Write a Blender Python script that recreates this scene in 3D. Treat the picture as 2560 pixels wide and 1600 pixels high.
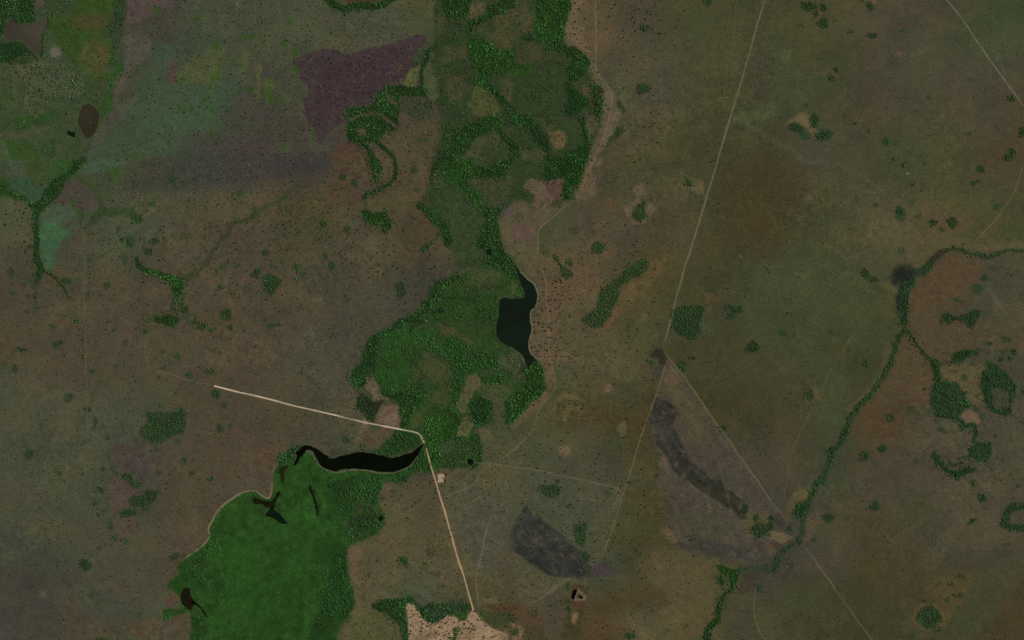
# Savanna seen from high above: burnt grassland, lakes, gallery woods, tracks.
import bpy, bmesh, math, random
import numpy as np
from mathutils import Vector
from mathutils.geometry import delaunay_2d_cdt

for o in list(bpy.data.objects):
    bpy.data.objects.remove(o)
scene = bpy.context.scene
COL = scene.collection
M = 2.0                      # metres per photo pixel (2560 x 1600)
CX, CY = 1280.0, 800.0

# ------------------------------------------------------------------ camera, light, exposure
cam_d = bpy.data.cameras.new('camera')
cam = bpy.data.objects.new('camera', cam_d)
COL.objects.link(cam)
CAM_H = 12000.0
cam.location = (0, 0, CAM_H)
cam_d.sensor_fit = 'HORIZONTAL'
cam_d.angle = 2 * math.atan(CX * M / CAM_H)
cam_d.clip_start = 50.0
cam_d.clip_end = 120000.0
scene.camera = cam

SUN_EL, SUN_AZ = math.radians(47), math.radians(68)     # azimuth clockwise from north: light from the east-north-east
world = bpy.data.worlds.new('World')
scene.world = world
world.use_nodes = True
wn = world.node_tree
bg = wn.nodes['Background']
sky = wn.nodes.new('ShaderNodeTexSky')
sky.sky_type = 'NISHITA'
sky.sun_disc = False
sky.sun_elevation = SUN_EL
sky.sun_rotation = SUN_AZ
wn.links.new(sky.outputs['Color'], bg.inputs['Color'])
bg.inputs['Strength'].default_value = 0.06
sun_d = bpy.data.lights.new('sun', 'SUN')
sun_d.energy = 3.2
sun_d.angle = math.radians(0.53)
sun_d.color = (1.0, 0.95, 0.88)
sun = bpy.data.objects.new('sun', sun_d)
COL.objects.link(sun)
sun.location = (3000, 1500, 6000)
sun.rotation_euler = (math.pi / 2 - SUN_EL, 0, -SUN_AZ + math.pi)
vs = scene.view_settings
scene.display_settings.display_device = 'sRGB'
vs.view_transform = 'Standard'
vs.look = 'None'
vs.gamma = 1.0
vs.use_curve_mapping = False
vs.exposure = -0.55
# brightness of a lit flat surface of reflectance 1 in the finished picture (r, g, b)
LIT = np.array([0.632, 0.633, 0.655])

rng = np.random.default_rng(7)

# ------------------------------------------------------------------ small maths
def lin(c):
    c = np.asarray(c, dtype=np.float64) / 255.0
    return np.where(c <= 0.04045, c / 12.92, ((c + 0.055) / 1.055) ** 2.4)

def albedo(c):
    return np.clip(lin(c) / LIT, 0.002, 0.9)

def T(tile, s):
    """points read off one of the 4 x 4 enlarged tiles -> photo pixels"""
    c, r = int(tile[0]), int(tile[1])
    out = []
    for tok in s.split():
        x, y = tok.split(',')
        out.append((c * 640 + float(x) / 3.78, r * 400 + float(y) / 3.78))
    return out

def F(s):
    return [(float(a) * 1.0583, float(b) * 1.0583) for a, b in (t.split(',') for t in s.split())]

_lat = {}
def vnoise(x, y, scale, seed):
    if seed not in _lat:
        _lat[seed] = np.random.default_rng(1000 + seed).random((256, 256))
    L = _lat[seed]
    u = x / scale + 50.3
    v = y / scale + 31.7
    iu = np.floor(u).astype(np.int64); iv = np.floor(v).astype(np.int64)
    fu = u - iu; fv = v - iv
    fu = fu * fu * (3 - 2 * fu); fv = fv * fv * (3 - 2 * fv)
    a = L[iu & 255, iv & 255]; b = L[(iu + 1) & 255, iv & 255]
    c = L[iu & 255, (iv + 1) & 255]; d = L[(iu + 1) & 255, (iv + 1) & 255]
    return (a * (1 - fu) + b * fu) * (1 - fv) + (c * (1 - fu) + d * fu) * fv

def fbm(x, y, scale, seed, octs=3):
    t = 0; amp = 1; tot = 0
    for k in range(octs):
        t = t + amp * vnoise(x, y, scale / 2 ** k, seed + 17 * k)
        tot += amp; amp *= 0.55
    return t / tot          # about 0..1, mean .5

def catmull(pts, step=4.0, closed=False):
    p = np.array(pts, dtype=float)
    n = len(p)
    out = []
    rngi = range(n) if closed else range(n - 1)
    for i in rngi:
        if closed:
            p0, p1, p2, p3 = p[i - 1], p[i], p[(i + 1) % n], p[(i + 2) % n]
        else:
            p1, p2 = p[i], p[i + 1]
            p0 = p[i - 1] if i > 0 else 2 * p1 - p2
            p3 = p[i + 2] if i + 2 < n else 2 * p2 - p1
        d = np.linalg.norm(p2 - p1)
        m = max(1, int(d / step))
        for k in range(m):
            t = k / m
            out.append(0.5 * ((2 * p1) + (-p0 + p2) * t + (2 * p0 - 5 * p1 + 4 * p2 - p3) * t * t
                              + (-p0 + 3 * p1 - 3 * p2 + p3) * t ** 3))
    if not closed:
        out.append(p[-1])
    return np.array(out)

# ---- shapes: signed distance in photo pixels, negative inside
class Poly:
    def __init__(s, pts): s.p = np.array(pts, dtype=float)
    def box(s): return (*s.p.min(0), *s.p.max(0))
    def sdf(s, X, Y):
        d = np.full(X.shape, 1e18); ins = np.zeros(X.shape, dtype=bool)
        n = len(s.p)
        for i in range(n):
            (x0, y0), (x1, y1) = s.p[i], s.p[(i + 1) % n]
            ex, ey = x1 - x0, y1 - y0
            L = ex * ex + ey * ey
            if L == 0: continue
            t = np.clip(((X - x0) * ex + (Y - y0) * ey) / L, 0, 1)
            q = (X - x0 - t * ex) ** 2 + (Y - y0 - t * ey) ** 2
            np.minimum(d, q, out=d)
            if y0 != y1:
                c = ((y0 > Y) != (y1 > Y)) & (X < ex * (Y - y0) / ey + x0)
                ins ^= c
        d = np.sqrt(d)
        return np.where(ins, -d, d)

class Band:
    def __init__(s, pts, w, w2=None):
        s.p = np.array(pts, dtype=float); s.w = w / 3.78 / 2; s.w2 = (w if w2 is None else w2) / 3.78 / 2
    def box(s):
        a = s.p.min(0); b = s.p.max(0); m = max(s.w, s.w2)
        return (a[0] - m, a[1] - m, b[0] + m, b[1] + m)
    def sdf(s, X, Y):
        d = np.full(X.shape, 1e18)
        n = len(s.p) - 1
        for i in range(n):
            (x0, y0), (x1, y1) = s.p[i], s.p[i + 1]
            ex, ey = x1 - x0, y1 - y0
            L = max(ex * ex + ey * ey, 1e-9)
            t = np.clip(((X - x0) * ex + (Y - y0) * ey) / L, 0, 1)
            w = s.w + (s.w2 - s.w) * (i + t) / n
            np.minimum(d, np.sqrt((X - x0 - t * ex) ** 2 + (Y - y0 - t * ey) ** 2) - w, out=d)
        return d

class Ell:
    def __init__(s, tile, cx, cy, rx, ry=None, rot=0):
        (s.x, s.y), = T(tile, '%f,%f' % (cx, cy))
        s.rx = rx / 3.78; s.ry = (rx if ry is None else ry) / 3.78
        s.c, s.s = math.cos(math.radians(rot)), math.sin(math.radians(rot))
    def box(s):
        m = max(s.rx, s.ry)
        return (s.x - m, s.y - m, s.x + m, s.y + m)
    def sdf(s, X, Y):
        u = (X - s.x) * s.c + (Y - s.y) * s.s
        v = -(X - s.x) * s.s + (Y - s.y) * s.c
        k = np.sqrt((u / s.rx) ** 2 + (v / s.ry) ** 2)
        return (k - 1) * min(s.rx, s.ry)

class Union:
    def __init__(s, add, cut=()): s.a = add; s.c = cut
    def box(s):
        b = np.array([q.box() for q in s.a])
        return (b[:, 0].min(), b[:, 1].min(), b[:, 2].max(), b[:, 3].max())
    def sdf(s, X, Y):
        d = s.a[0].sdf(X, Y)
        for q in s.a[1:]: d = np.minimum(d, q.sdf(X, Y))
        for q in s.c: d = np.maximum(d, -q.sdf(X, Y))
        return d

class Grow:
    def __init__(s, sh, d): s.q = sh; s.d = d
    def box(s):
        b = s.q.box(); d = s.d
        return (b[0] - d, b[1] - d, b[2] + d, b[3] + d)
    def sdf(s, X, Y): return s.q.sdf(X, Y) - s.d
def K(s):
    """points read off the enlarged crop of the old river bends"""
    return [(800 + float(a) / 1.736, float(b) / 1.736) for a, b in (t.split(',') for t in s.split())]
def P(tile, s): return Poly(T(tile, s))
def B(tile, s, w, w2=None): return Band(T(tile, s), w, w2)
def E(*a): return Ell(*a)
def U(*a, cut=()): return Union(list(a), list(cut))

# ------------------------------------------------------------------ the lie of the land: ground cover colour map
STEP = 2.5
X0, Y0, X1, Y1 = -40.0, -40.0, 2600.0, 1640.0
gx = np.arange(X0, X1 + 0.1, STEP); gy = np.arange(Y0, Y1 + 0.1, STEP)
GX, GY = np.meshgrid(gx, gy)
# kinds of grass cover: 0 grey-green, 1 brown, 2 olive, 3 dark olive, 4 reddish, 5 tan, 6 grey, 7 teal, 8 umber, 9 pale olive,
# 10 straw, 11 marsh, 12 valley green, 13 eastern green
PAL = [(71, 73, 54), (76, 69, 52), (73, 70, 45), (66, 63, 41), (79, 67, 47), (94, 79, 60), (67, 63, 53), (63, 79, 57), (70, 61, 39),
       (86, 77, 54), (90, 81, 56), (48, 62, 36), (64, 70, 46), (67, 69, 46)]
COVER = [[12, 0, 6, 0, 0, 0, 0, 12, 0, 1, 9, 1, 2, 2, 2, 1, 1, 13],
         [12, 12, 12, 7, 6, 0, 1, 6, 12, 12, 0, 1, 2, 13, 13, 1, 1, 1],
         [12, 12, 12, 7, 6, 6, 1, 1, 0, 12, 1, 2, 3, 3, 1, 13, 2, 4],
         [0, 0, 0, 1, 1, 2, 1, 4, 1, 12, 1, 1, 3, 8, 2, 9, 2, 2],
         [1, 1, 1, 1, 1, 1, 1, 6, 12, 12, 9, 2, 3, 13, 13, 2, 4, 1],
         [1, 1, 1, 1, 1, 1, 6, 12, 12, 12, 9, 2, 3, 13, 3, 3, 4, 1],
         [0, 0, 0, 1, 1, 1, 1, 1, 12, 2, 8, 8, 3, 3, 13, 4, 1, 1],
         [0, 0, 6, 1, 1, 1, 0, 1, 9, 0, 0, 2, 6, 1, 13, 1, 1, 1],
         [0, 0, 0, 1, 1, 1, 9, 9, 9, 0, 0, 3, 2, 6, 1, 8, 1, 1],
         [6, 1, 0, 1, 1, 1, 9, 0, 2, 1, 8, 9, 2, 2, 3, 3, 3, 8]]
pg = np.array([[PAL[k] for k in row] for row in COVER], dtype=float)
wx = GX + (fbm(GX, GY, 150, 1) - .5) * 170; wy = GY + (fbm(GX, GY, 150, 2) - .5) * 170
def sample_grid(A, x, y):
    ny, nx = A.shape[:2]
    u = np.clip(x / 2560 * nx - .5, 0, nx - 1.001); v = np.clip(y / 1600 * ny - .5, 0, ny - 1.001)
    i = u.astype(int); j = v.astype(int); fu = (u - i); fv = (v - j)
    fu = fu * fu * (3 - 2 * fu); fv = fv * fv * (3 - 2 * fv)
    if A.ndim == 3: fu = fu[..., None]; fv = fv[..., None]
    return ((A[j, i] * (1 - fu) + A[j, i + 1] * fu) * (1 - fv) + (A[j + 1, i] * (1 - fu) + A[j + 1, i + 1] * fu) * fv)
IMG = sample_grid(pg, wx, wy)
# broad natural variation of the grass cover
n1 = fbm(GX, GY, 110, 3, 4) - .5; n2 = fbm(GX, GY, 45, 4, 3) - .5; n3 = fbm(GX, GY, 220, 5, 3) - .5
n0 = fbm(GX, GY, 9, 9, 2) - .5
IMG *= (1 + .15 * n1 + .13 * n2)[..., None]
IMG[..., 0] *= 1 + .08 * n3 + .07 * n2 - .008
IMG[..., 1] *= 1 - .06 * n3
IMG[..., 2] *= 1 - .10 * n2
WARPX = (fbm(GX, GY, 16, 6, 3) - .5); WARPY = (fbm(GX, GY, 16, 7, 3) - .5)
MOTT = fbm(GX, GY, 14, 8, 3) - .5

def fill(shape, col, a=1.0, soft=5.0, warp=7.0, mott=0.10):
    bx = shape.box(); pad = soft * 1.5 + warp
    i0 = max(0, int((bx[0] - pad - X0) / STEP)); i1 = min(len(gx), int((bx[2] + pad - X0) / STEP) + 2)
    j0 = max(0, int((bx[1] - pad - Y0) / STEP)); j1 = min(len(gy), int((bx[3] + pad - Y0) / STEP) + 2)
    if i1 <= i0 or j1 <= j0: return
    s = np.s_[j0:j1, i0:i1]
    d = shape.sdf(GX[s] + WARPX[s] * warp * 2, GY[s] + WARPY[s] * warp * 2)
    m = np.clip(.5 - d / max(soft, .01), 0, 1); m = (m * m * (3 - 2 * m) * a)[..., None]
    c = np.array(col, dtype=float) * (1 + mott * 2 * MOTT[s])[..., None]
    IMG[s] = IMG[s] * (1 - m) + c * m

# --- north-west: wet valley, meadows, burns
valley = Poly([(-40, -40)] + T('00', '1210,-150 1210,0 1190,120 1185,280 1165,650 1060,860 1060,1030 930,1150 840,1330 830,1512')
              + T('01', '800,0 700,160 590,210 560,320 500,400 390,490 310,440 230,360 150,355 0,330 -150,320'))
fill(valley, (58, 70, 46), .9, 5, 4)
fill(P('00', '-150,560 300,560 260,800 240,1000 0,1050 -150,1050'), (66, 74, 50), .8, 30, 8)
fill(P('00', '740,-100 1110,-100 1060,120 1020,280 1040,560 1010,740 860,780 740,640 560,420 450,260 460,150 650,150 720,60'), (50, 72, 30), .95, 8, 4)
fill(E('00', 870, 210, 190, 90), (72, 66, 40), .8, 22, 8)
fill(E('00', 890, 540, 140, 180), (74, 74, 44), .8, 26, 8)
fill(E('00', 980, 540, 40, 150), (84, 74, 46), .5, 10, 8)
fill(P('00', '1120,600 1165,580 1160,690 1090,730 1060,860 1050,1000 1060,1040 930,1140 900,1120 950,1000 1040,820 1020,700'), (44, 74, 32), .9, 6, 4)
fill(E('00', 520, 490, 60, 60), (104, 98, 84), .7, 12, 8)
fill(P('00', '90,1120 420,1080 560,1020 520,1090 330,1180 160,1230'), (42, 72, 32), .85, 10, 5)
fill(P('00', '-60,1240 220,1240 500,1180 480,1220 250,1310 150,1290 -60,1310'), (80, 74, 54), .6, 16, 8)
fill(P('00', '-60,1310 150,1310 300,1400 420,1520 -60,1520'), (50, 74, 32), .8, 14, 6)
fill(P('00', '-60,850 60,860 90,960 40,1060 -60,1060'), (50, 72, 34), .7, 14, 6)
fill(P('00', '0,1330 60,1370 80,1470 0,1512'), (92, 90, 72), .5, 14, 6)
fill(P('00', '480,1290 560,1340 540,1512 380,1512 400,1340'), (60, 82, 58), .5, 16, 6)
fill(P('01', '60,0 230,0 260,120 130,180 40,130'), (72, 78, 60), .8, 16, 6)
fill(P('01', '100,200 250,150 330,230 430,290 380,400 300,430 230,340 120,320'), (54, 78, 52), .9, 12, 5)
fill(P('01', '240,0 500,0 450,180 350,240 270,130'), (60, 72, 36), .7, 12, 6)
fill(P('01', '500,0 820,0 700,150 600,170 440,240 460,120'), (46, 74, 36), .9, 10, 6)
fill(P('01', '-60,150 60,200 110,300 230,345 310,440 240,375 150,362 -60,335'), (40, 66, 30), .95, 6, 5)
fill(P('01', '0,360 230,380 300,470 320,800 0,800'), (82, 80, 54), .5, 25, 10)
fill(P('01', '390,590 470,560 650,670 640,720 570,770 520,930 480,1040 400,1000 370,850 360,680'), (60, 90, 60), .9, 10, 6)
fill(P('01', '420,490 560,400 680,440 700,540 560,620 400,570'), (66, 84, 62), .75, 14, 8)
fill(P('01', '590,220 680,170 900,290 950,400 940,470 730,490 690,430 560,400 450,440 500,400 570,310'), (72, 63, 58), .8, 8, 8)
fill(E('01', 900, 440, 50, 40), (78, 76, 54), .6, 14, 6)
fill(P('00', '1200,-100 1500,-100 1670,60 1500,110 1340,170 1330,210 1180,230 1190,120'), (86, 70, 66), .75, 12, 8)
fill(P('00', '1185,250 1450,400 1400,560 1300,620 1200,760 1150,900 1065,1010 1070,850 1165,680 1172,450'), (80, 74, 64), .8, 14, 8)
fill(P('00', '1070,1020 1300,900 1200,1100 1000,1250 930,1420 840,1512 850,1330 940,1160'), (80, 74, 66), .6, 14, 8)
TEAL = (61, 81, 60)
fill(P('00', '1450,430 1700,400 1700,560 1600,700 1640,900 1520,1060 1640,1200 1600,1512 850,1512 890,1350 1060,1200 1200,1020 1280,820 1380,640'), TEAL, .52, 40, 20)
fill(P('00', '1640,1000 1700,1180 1550,1240 1480,1250 1420,1080'), TEAL, .5, 18, 10)
fill(P('01', '830,0 1210,0 1150,80 900,130 740,90'), (64, 82, 62), .8, 12, 8)
fill(P('00', '1590,555 1630,555 1640,680 1672,750 1640,790 1570,770 1595,700'), (82, 60, 57), .9, 6, 4)
fill(P('00', '1650,700 1850,540 1990,460 2095,470 2085,700 2010,830 1900,800 1700,800'), (80, 85, 50), .7, 22, 12)
fill(P('00', '2070,600 2090,690 2040,800 1960,900 2000,700'), (60, 84, 38), .7, 8, 6)
fill(P('00', '2300,480 2360,480 2350,640 2280,700'), (84, 88, 52), .6, 12, 8)
fill(P('10', '0,580 50,600 40,900 0,980'), (82, 84, 48), .7, 10, 8)
fill(P('10', '80,760 150,700 170,850 130,960 90,880'), (74, 88, 42), .7, 8, 8)
for t, x, y, rx, ry in (('00', 1480, 90, 45, 40), ('00', 1865, 165, 35, 35), ('00', 2030, 210, 22, 22), ('00', 2350, 345, 80, 25),
                        ('00', 2035, 435, 40, 40), ('00', 1875, 530, 25, 25), ('00', 1730, 750, 45, 25), ('00', 1735, 1040, 32, 38),
                        ('00', 2010, 1050, 35, 35), ('00', 2370, 850, 45, 40), ('00', 2000, 1270, 60, 45), ('00', 2185, 885, 25, 25),
                        ('00', 1940, 940, 25, 28), ('00', 2220, 550, 25, 30), ('00', 2280, 620, 28, 22), ('00', 1300, 1475, 45, 25),
                        ('00', 2200, 600, 20, 18), ('00', 1815, 1010, 25, 25), ('00', 1940, 1120, 20, 30),
                        ('10', 315, 215, 32, 28), ('10', 260, 400, 40, 45), ('10', 360, 500, 35, 40), ('10', 370, 660, 45, 40), ('10', 550, 1270, 30, 65),
                        ('10', 80, 400, 28, 28), ('10', 130, 930, 40, 50), ('10', 100, 840, 40, 40), ('10', 210, 670, 22, 20), ('10', 255, 960, 30, 30),
                        ('10', 270, 1390, 40, 35), ('01', 1090, 120, 60, 45), ('01', 750, 510, 50, 35), ('01', 700, 400, 30, 40)):
    fill(E(t, x, y, rx, ry), (52, 76, 32), .75, 7, 6)
DARKZ = (61, 57, 51)
fill(E('00', 2150, 1380, 420, 130, 4), (68, 60, 54), .7, 40, 16)
fill(P('01', '1300,30 1500,-40 2419,-60 2419,200 2100,260 1700,330 1250,300 1180,180'), DARKZ, .7, 40, 16)
fill(P('11', '-20,-40 560,-40 740,0 720,100 520,150 300,170 -20,180'), (60, 57, 53), .85, 26, 12)
fill(P('01', '1200,350 1700,330 2400,290 2419,520 1800,600 1300,420'), (80, 76, 52), .55, 40, 16)
# the big purple burn
burn = P('10', '340,590 420,530 520,500 640,455 780,480 840,520 1000,480 1180,430 1320,405 1480,345 1580,320 1615,340 1610,400 1520,480 '
               '1480,560 1440,680 1400,750 1270,790 1180,850 1130,930 1100,990 970,1000 840,1010 830,1060 860,1130 780,1190 700,1250 620,1360 '
               '580,1340 560,1230 490,1180 460,1040 440,940 500,900 490,810 420,760 400,650')
fill(burn, (64, 52, 53), .97, 3, 3, .08)
fill(P('10', '560,540 1000,520 1440,400 1440,640 1100,900 840,960 700,1100 500,1100 520,950 620,850 560,700'), (60, 47, 49), .6, 35, 12, .05)
fill(P('10', '600,460 780,480 840,520 800,540 620,490'), (60, 55, 54), .6, 6, 4)
fill(E('10', 1345, 650, 28, 45), (84, 78, 52), .6, 8, 8)
fill(P('10', '1720,490 1770,490 1785,580 1740,615 1700,600'), (82, 60, 54), .85, 6, 4)
fill(P('10', '1460,640 1560,620 1530,740 1500,815 1380,795 1430,700'), (84, 92, 52), .85, 7, 5)
fill(P('10', '1600,590 1650,580 1700,750 1745,930 1680,965 1600,850 1580,750'), (68, 80, 48), .9, 7, 5)
fill(P('10', '1300,-60 1700,-60 1690,120 1650,200 1560,60 1260,60'), (82, 78, 50), .6, 18, 10)
fill(P('10', '790,-60 1250,-60 1100,35 870,45'), (66, 56, 34), .9, 8, 6)
fill(P('10', '660,80 850,140 820,240 680,260 580,160'), (80, 74, 60), .5, 20, 10)
fill(P('10', '760,1400 900,1330 1010,1400 1060,1512 700,1512'), (78, 58, 42), .7, 14, 8)
fill(P('11', '740,-20 1080,-20 1070,90 1020,300 980,420 820,470 640,440 700,250 760,90'), (80, 63, 46), .6, 26, 12)

# --- the winding wooded valley in the middle
VAL = (48, 60, 34)
midvalley = Poly(T('10', '1690,-150 2500,-150') + T('20', '560,-150 490,420 700,520 760,620 860,800 860,1080 720,1512')
                 + T('21', '680,120 560,380 260,480 0,420') + T('11', '2330,470 2280,650 2419,950 2330,1060 1900,1000 1860,870 1760,770 1640,570 1530,440 1640,200 1660,0')
                 + T('10', '1660,1512 1740,1200 1700,950 1760,900 1690,600 1680,300'))
fill(midvalley, VAL, .85, 10, 6)
fill(P('10', '2040,270 2260,330 2250,120 2400,60 2419,60 2419,430 2350,470 2280,470 2230,380 2060,290'), (84, 74, 50), .6, 22, 12)
fill(P('20', '-10,60 160,10 160,110 230,140 200,320 100,330 0,380'), (84, 72, 50), .6, 22, 12)
fill(P('20', '0,320 160,170 160,100 220,130 90,190 0,250'), (46, 66, 34), .6, 10, 6)
fill(P('10', '1780,680 1960,680 2010,820 1960,980 1830,960 1770,820'), (72, 66, 46), .65, 22, 12)
fill(P('10', '1790,440 1990,430 2000,570 1800,590'), (74, 67, 46), .6, 18, 10)
fill(P('10', '1700,150 1790,170 1800,310 1700,340'), (88, 74, 54), .6, 14, 8)
fill(P('10', '2080,800 2150,810 2280,930 2320,1040 2250,1100 2060,1090 2010,960 2060,880'), (78, 80, 46), .8, 12, 8)
fill(P('10', '2010,1320 2200,1270 2330,1240 2280,1350 2160,1400 2080,1512 1950,1512'), (74, 72, 48), .65, 16, 10)
fill(P('10', '2360,760 2419,720 2419,980 2370,960 2320,860'), (82, 72, 50), .6, 14, 8)
fill(P('10', '1140,1290 1400,1200 1690,1080 1740,1200 1720,1480 1300,1512 1240,1400'), (76, 70, 48), .65, 22, 10)
fill(P('10', '1990,10 2160,20 2180,110 2080,170 2000,170'), (96, 80, 58), .7, 12, 6)
fill(P('20', '20,420 200,390 290,420 330,560 270,600 20,600'), (68, 64, 44), .55, 20, 10)
fill(P('20', '0,610 230,590 200,690 60,740 0,760'), (40, 68, 26), .85, 14, 6)
fill(E('20', 440, 1320, 80, 90, -20), (108, 88, 58), .85, 12, 6)
fill(P('20', '270,1120 360,1180 420,1260 360,1300 290,1200'), (88, 76, 54), .6, 14, 6)
fill(P('20', '650,810 740,820 750,960 730,1000 680,900'), (90, 70, 54), .7, 8, 6)
fill(P('20', '700,1080 780,1100 830,1120 780,1260 720,1310 700,1200'), (84, 76, 60), .7, 10, 6)
fill(P('20', '90,1420 300,1410 320,1512 60,1512'), (78, 72, 52), .6, 12, 8)
fill(P('11', '2000,200 2419,150 2419,420 2250,450 2130,330'), (68, 68, 46), .65, 18, 10)
fill(P('11', '1060,380 1300,300 1540,330 1480,440 1220,480 1130,500 1060,450'), (76, 74, 48), .7, 16, 8)
fill(P('11', '1350,0 1600,0 1650,220 1560,400 1360,380 1290,280'), (80, 72, 50), .5, 24, 8)
fill(P('11', '1520,560 1600,500 1750,740 1740,760 1620,780'), (74, 66, 44), .6, 14, 8)
fill(P('11', '1800,330 1900,280 2090,440 2150,580 2060,700 2130,930 1920,960 1880,830 1800,700'), (58, 68, 42), .6, 24, 10)

# --- the basin between the middle lake and the south lake
basin = Poly(T('11', '1690,1190 1950,1080 2170,960 2330,1060 2419,1090') + T('21', '100,1200 110,1310 0,1310') + T('11', '2300,1310 2290,1512')
             + T('12', '2270,60 2275,140 2310,200 2419,270') + T('22', '60,300 150,440 240,390 290,540 330,640 270,720 110,860 0,960')
             + T('12', '2300,960 2080,1030 2120,1200 2110,1330 2000,1400 1760,1400 1680,1430 1560,1410 1440,1480 1250,1440 1480,1330 1550,1200 1400,1050 1340,780 1240,750 1100,740 1000,660 900,560 910,490 1020,300 1060,180 1280,70 1360,0')
             + T('11', '1390,1512 1570,1400 1640,1260'))
fill(basin, (44, 64, 32), .95, 6, 5)
fill(P('12', '1190,110 1720,90 1760,200 1740,330 1560,270 1490,400 1480,520 1520,640 1380,640 1250,670 1170,620 1140,520 1200,300'), (39, 67, 28), .85, 18, 8)
fill(P('12', '1700,40 1850,60 2010,160 2060,250 2070,290 1900,260 1860,190 1760,150'), (78, 70, 48), .75, 14, 8)
fill(P('12', '1480,450 1560,300 1700,360 1850,430 1860,590 1800,640 1700,600 1520,580'), (70, 70, 44), .75, 18, 10)
fill(P('12', '1600,680 1700,680 1850,620 1860,760 1700,800 1620,790'), (66, 68, 38), .6, 16, 10)
fill(P('12', '1480,860 1640,820 1620,960 1560,1030 1450,1030'), (62, 70, 38), .7, 12, 8)
fill(P('12', '1045,540 1090,515 1160,640 1190,700 1262,755 1230,780 1120,740 1070,680 1030,640'), (104, 86, 70), .9, 7, 5)
fill(P('12', '1130,920 1170,830 1345,775 1365,960 1310,1015 1150,985'), (100, 83, 66), .9, 8, 5)
fill(P('12', '1240,900 1340,860 1350,1010 1230,990'), (118, 98, 82), .7, 10, 5)
fill(P('12', '2000,520 2090,520 2130,600 2060,700 1990,820 1960,890 1890,840 1930,700 1980,620'), (88, 80, 56), .9, 8, 6)
fill(P('12', '1960,930 2050,905 2068,980 2000,1092 1885,1105 1920,1010'), (92, 88, 56), .95, 5, 4)
fill(P('12', '2090,600 2419,610 2419,900 2260,960 2200,780 2080,700'), (82, 76, 54), .6, 16, 10)
fill(P('12', '2280,340 2419,330 2419,480 2310,430'), (96, 84, 66), .5, 16, 8)
fill(P('22', '-20,300 90,330 130,420 120,560 0,600'), (80, 78, 56), .6, 14, 8)
fill(P('12', '1760,1140 1840,1140 1900,1240 1840,1270 1740,1270'), (56, 72, 48), .7, 12, 8)
fill(P('12', '2060,1040 2180,1000 2240,1100 2110,1110'), (94, 80, 58), .7, 12, 8)
fill(P('12', '950,1110 1010,1000 1020,915 1045,920 1062,1000 1010,1060 960,1130'), (116, 102, 84), .8, 6, 4)
fill(P('12', '1040,990 1340,1040 1290,1100 1180,1190 1060,1220 900,1160'), (86, 72, 56), .6, 14, 8)
fill(P('12', '1070,980 1180,985 1150,1040 1070,1060'), (60, 72, 50), .7, 8, 5)
fill(P('12', '900,620 940,700 930,830 915,830 920,720'), (104, 88, 66), .6, 6, 4)
fill(P('11', '1780,1180 1960,1100 2080,1180 2240,1160 2280,1260 2060,1240 1960,1200 1800,1270'), (62, 64, 40), .6, 14, 8)
fill(P('11', '2020,1040 2180,1000 2330,1070 2280,1150 2110,1180 2020,1130'), (72, 72, 48), .7, 12, 8)
fill(P('21', '-20,1110 70,1120 100,1290 -20,1300'), (62, 72, 36), .9, 6, 4)

# --- east of the valley: sandy tracks, clearings
fill(P('20', '560,-100 720,-100 650,100 700,400 770,600 880,780 960,860 850,820 750,770 720,650 740,560 650,440 500,420 490,240 540,140'), (103, 88, 66), .75, 14, 9)
fill(P('20', '640,0 1000,0 1000,400 780,420 680,240'), (92, 78, 54), .4, 40, 14)
fill(P('20', '860,830 930,850 1040,960 1050,1080 960,1230 870,1400 780,1512 690,1512 760,1400 830,1250 870,1000'), (96, 84, 66), .8, 8, 6)
fill(P('21', '700,-10 870,-10 800,150 780,330 690,370 590,375 650,220'), (96, 82, 61), .8, 12, 7)
fill(P('21', '110,230 180,180 300,190 480,165 470,370 390,400 260,480 180,430 230,310 120,290'), (102, 83, 67), .85, 7, 6)
fill(P('21', '320,200 490,168 465,370 380,380 320,280'), (84, 63, 55), .8, 10, 5)
fill(P('21', '0,390 110,380 240,480 380,430 520,400 330,580 240,650 250,800 100,790 0,710'), (92, 78, 62), .8, 12, 8)
fill(P('21', '0,610 240,650 240,780 100,790 0,720'), (94, 76, 66), .6, 10, 6)
fill(P('11', '2330,460 2419,410 2419,540 2330,560'), (84, 68, 66), .85, 6, 4)
fill(P('11', '2280,540 2419,540 2419,930 2380,920 2320,790'), (98, 86, 62), .6, 8, 5)
fill(P('21', '0,700 100,800 245,800 245,930 60,960 0,900'), (92, 82, 58), .7, 14, 8)
fill(P('21', '430,830 560,820 600,1000 700,980 800,1000 800,1200 620,1320 420,1512 180,1512 245,1330 200,1150 60,980 240,900'), (93, 77, 56), .75, 20, 10)
fill(P('21', '330,1150 420,1180 440,1512 280,1512 330,1350'), (100, 76, 60), .5, 16, 8)
fill(U(E('21', 1215, 280, 65, 75), P('21', '1030,420 1100,430 1170,370 1300,390 1370,450 1320,530 1240,600 1130,610 1090,540')), (98, 84, 64), .75, 8, 6)
fill(U(E('21', 810, 850, 150, 100, -25), E('21', 860, 650, 60, 80), E('21', 930, 900, 60, 50)), (92, 77, 54), .7, 12, 8)
fill(P('21', '1590,90 1630,130 1800,200 1810,310 1750,330 1690,270 1600,260 1600,180'), (94, 84, 58), .75, 8, 6)
fill(P('21', '880,330 970,390 960,470 840,420'), (92, 70, 44), .5, 14, 8)
fill(P('21', '1000,1310 1050,1220 1250,1080 1330,950 1480,900 1420,1050 1250,1250 1100,1350 960,1512 880,1512 960,1400'), (97, 79, 53), .8, 16, 8)
fill(P('21', '1250,900 1500,780 1600,900 1500,1200 1200,1400 1000,1512 950,1500'), (84, 72, 44), .5, 40, 14)
fill(P('22', '700,60 880,40 1000,-40 900,80 780,100'), (98, 78, 52), .7, 10, 6)
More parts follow.
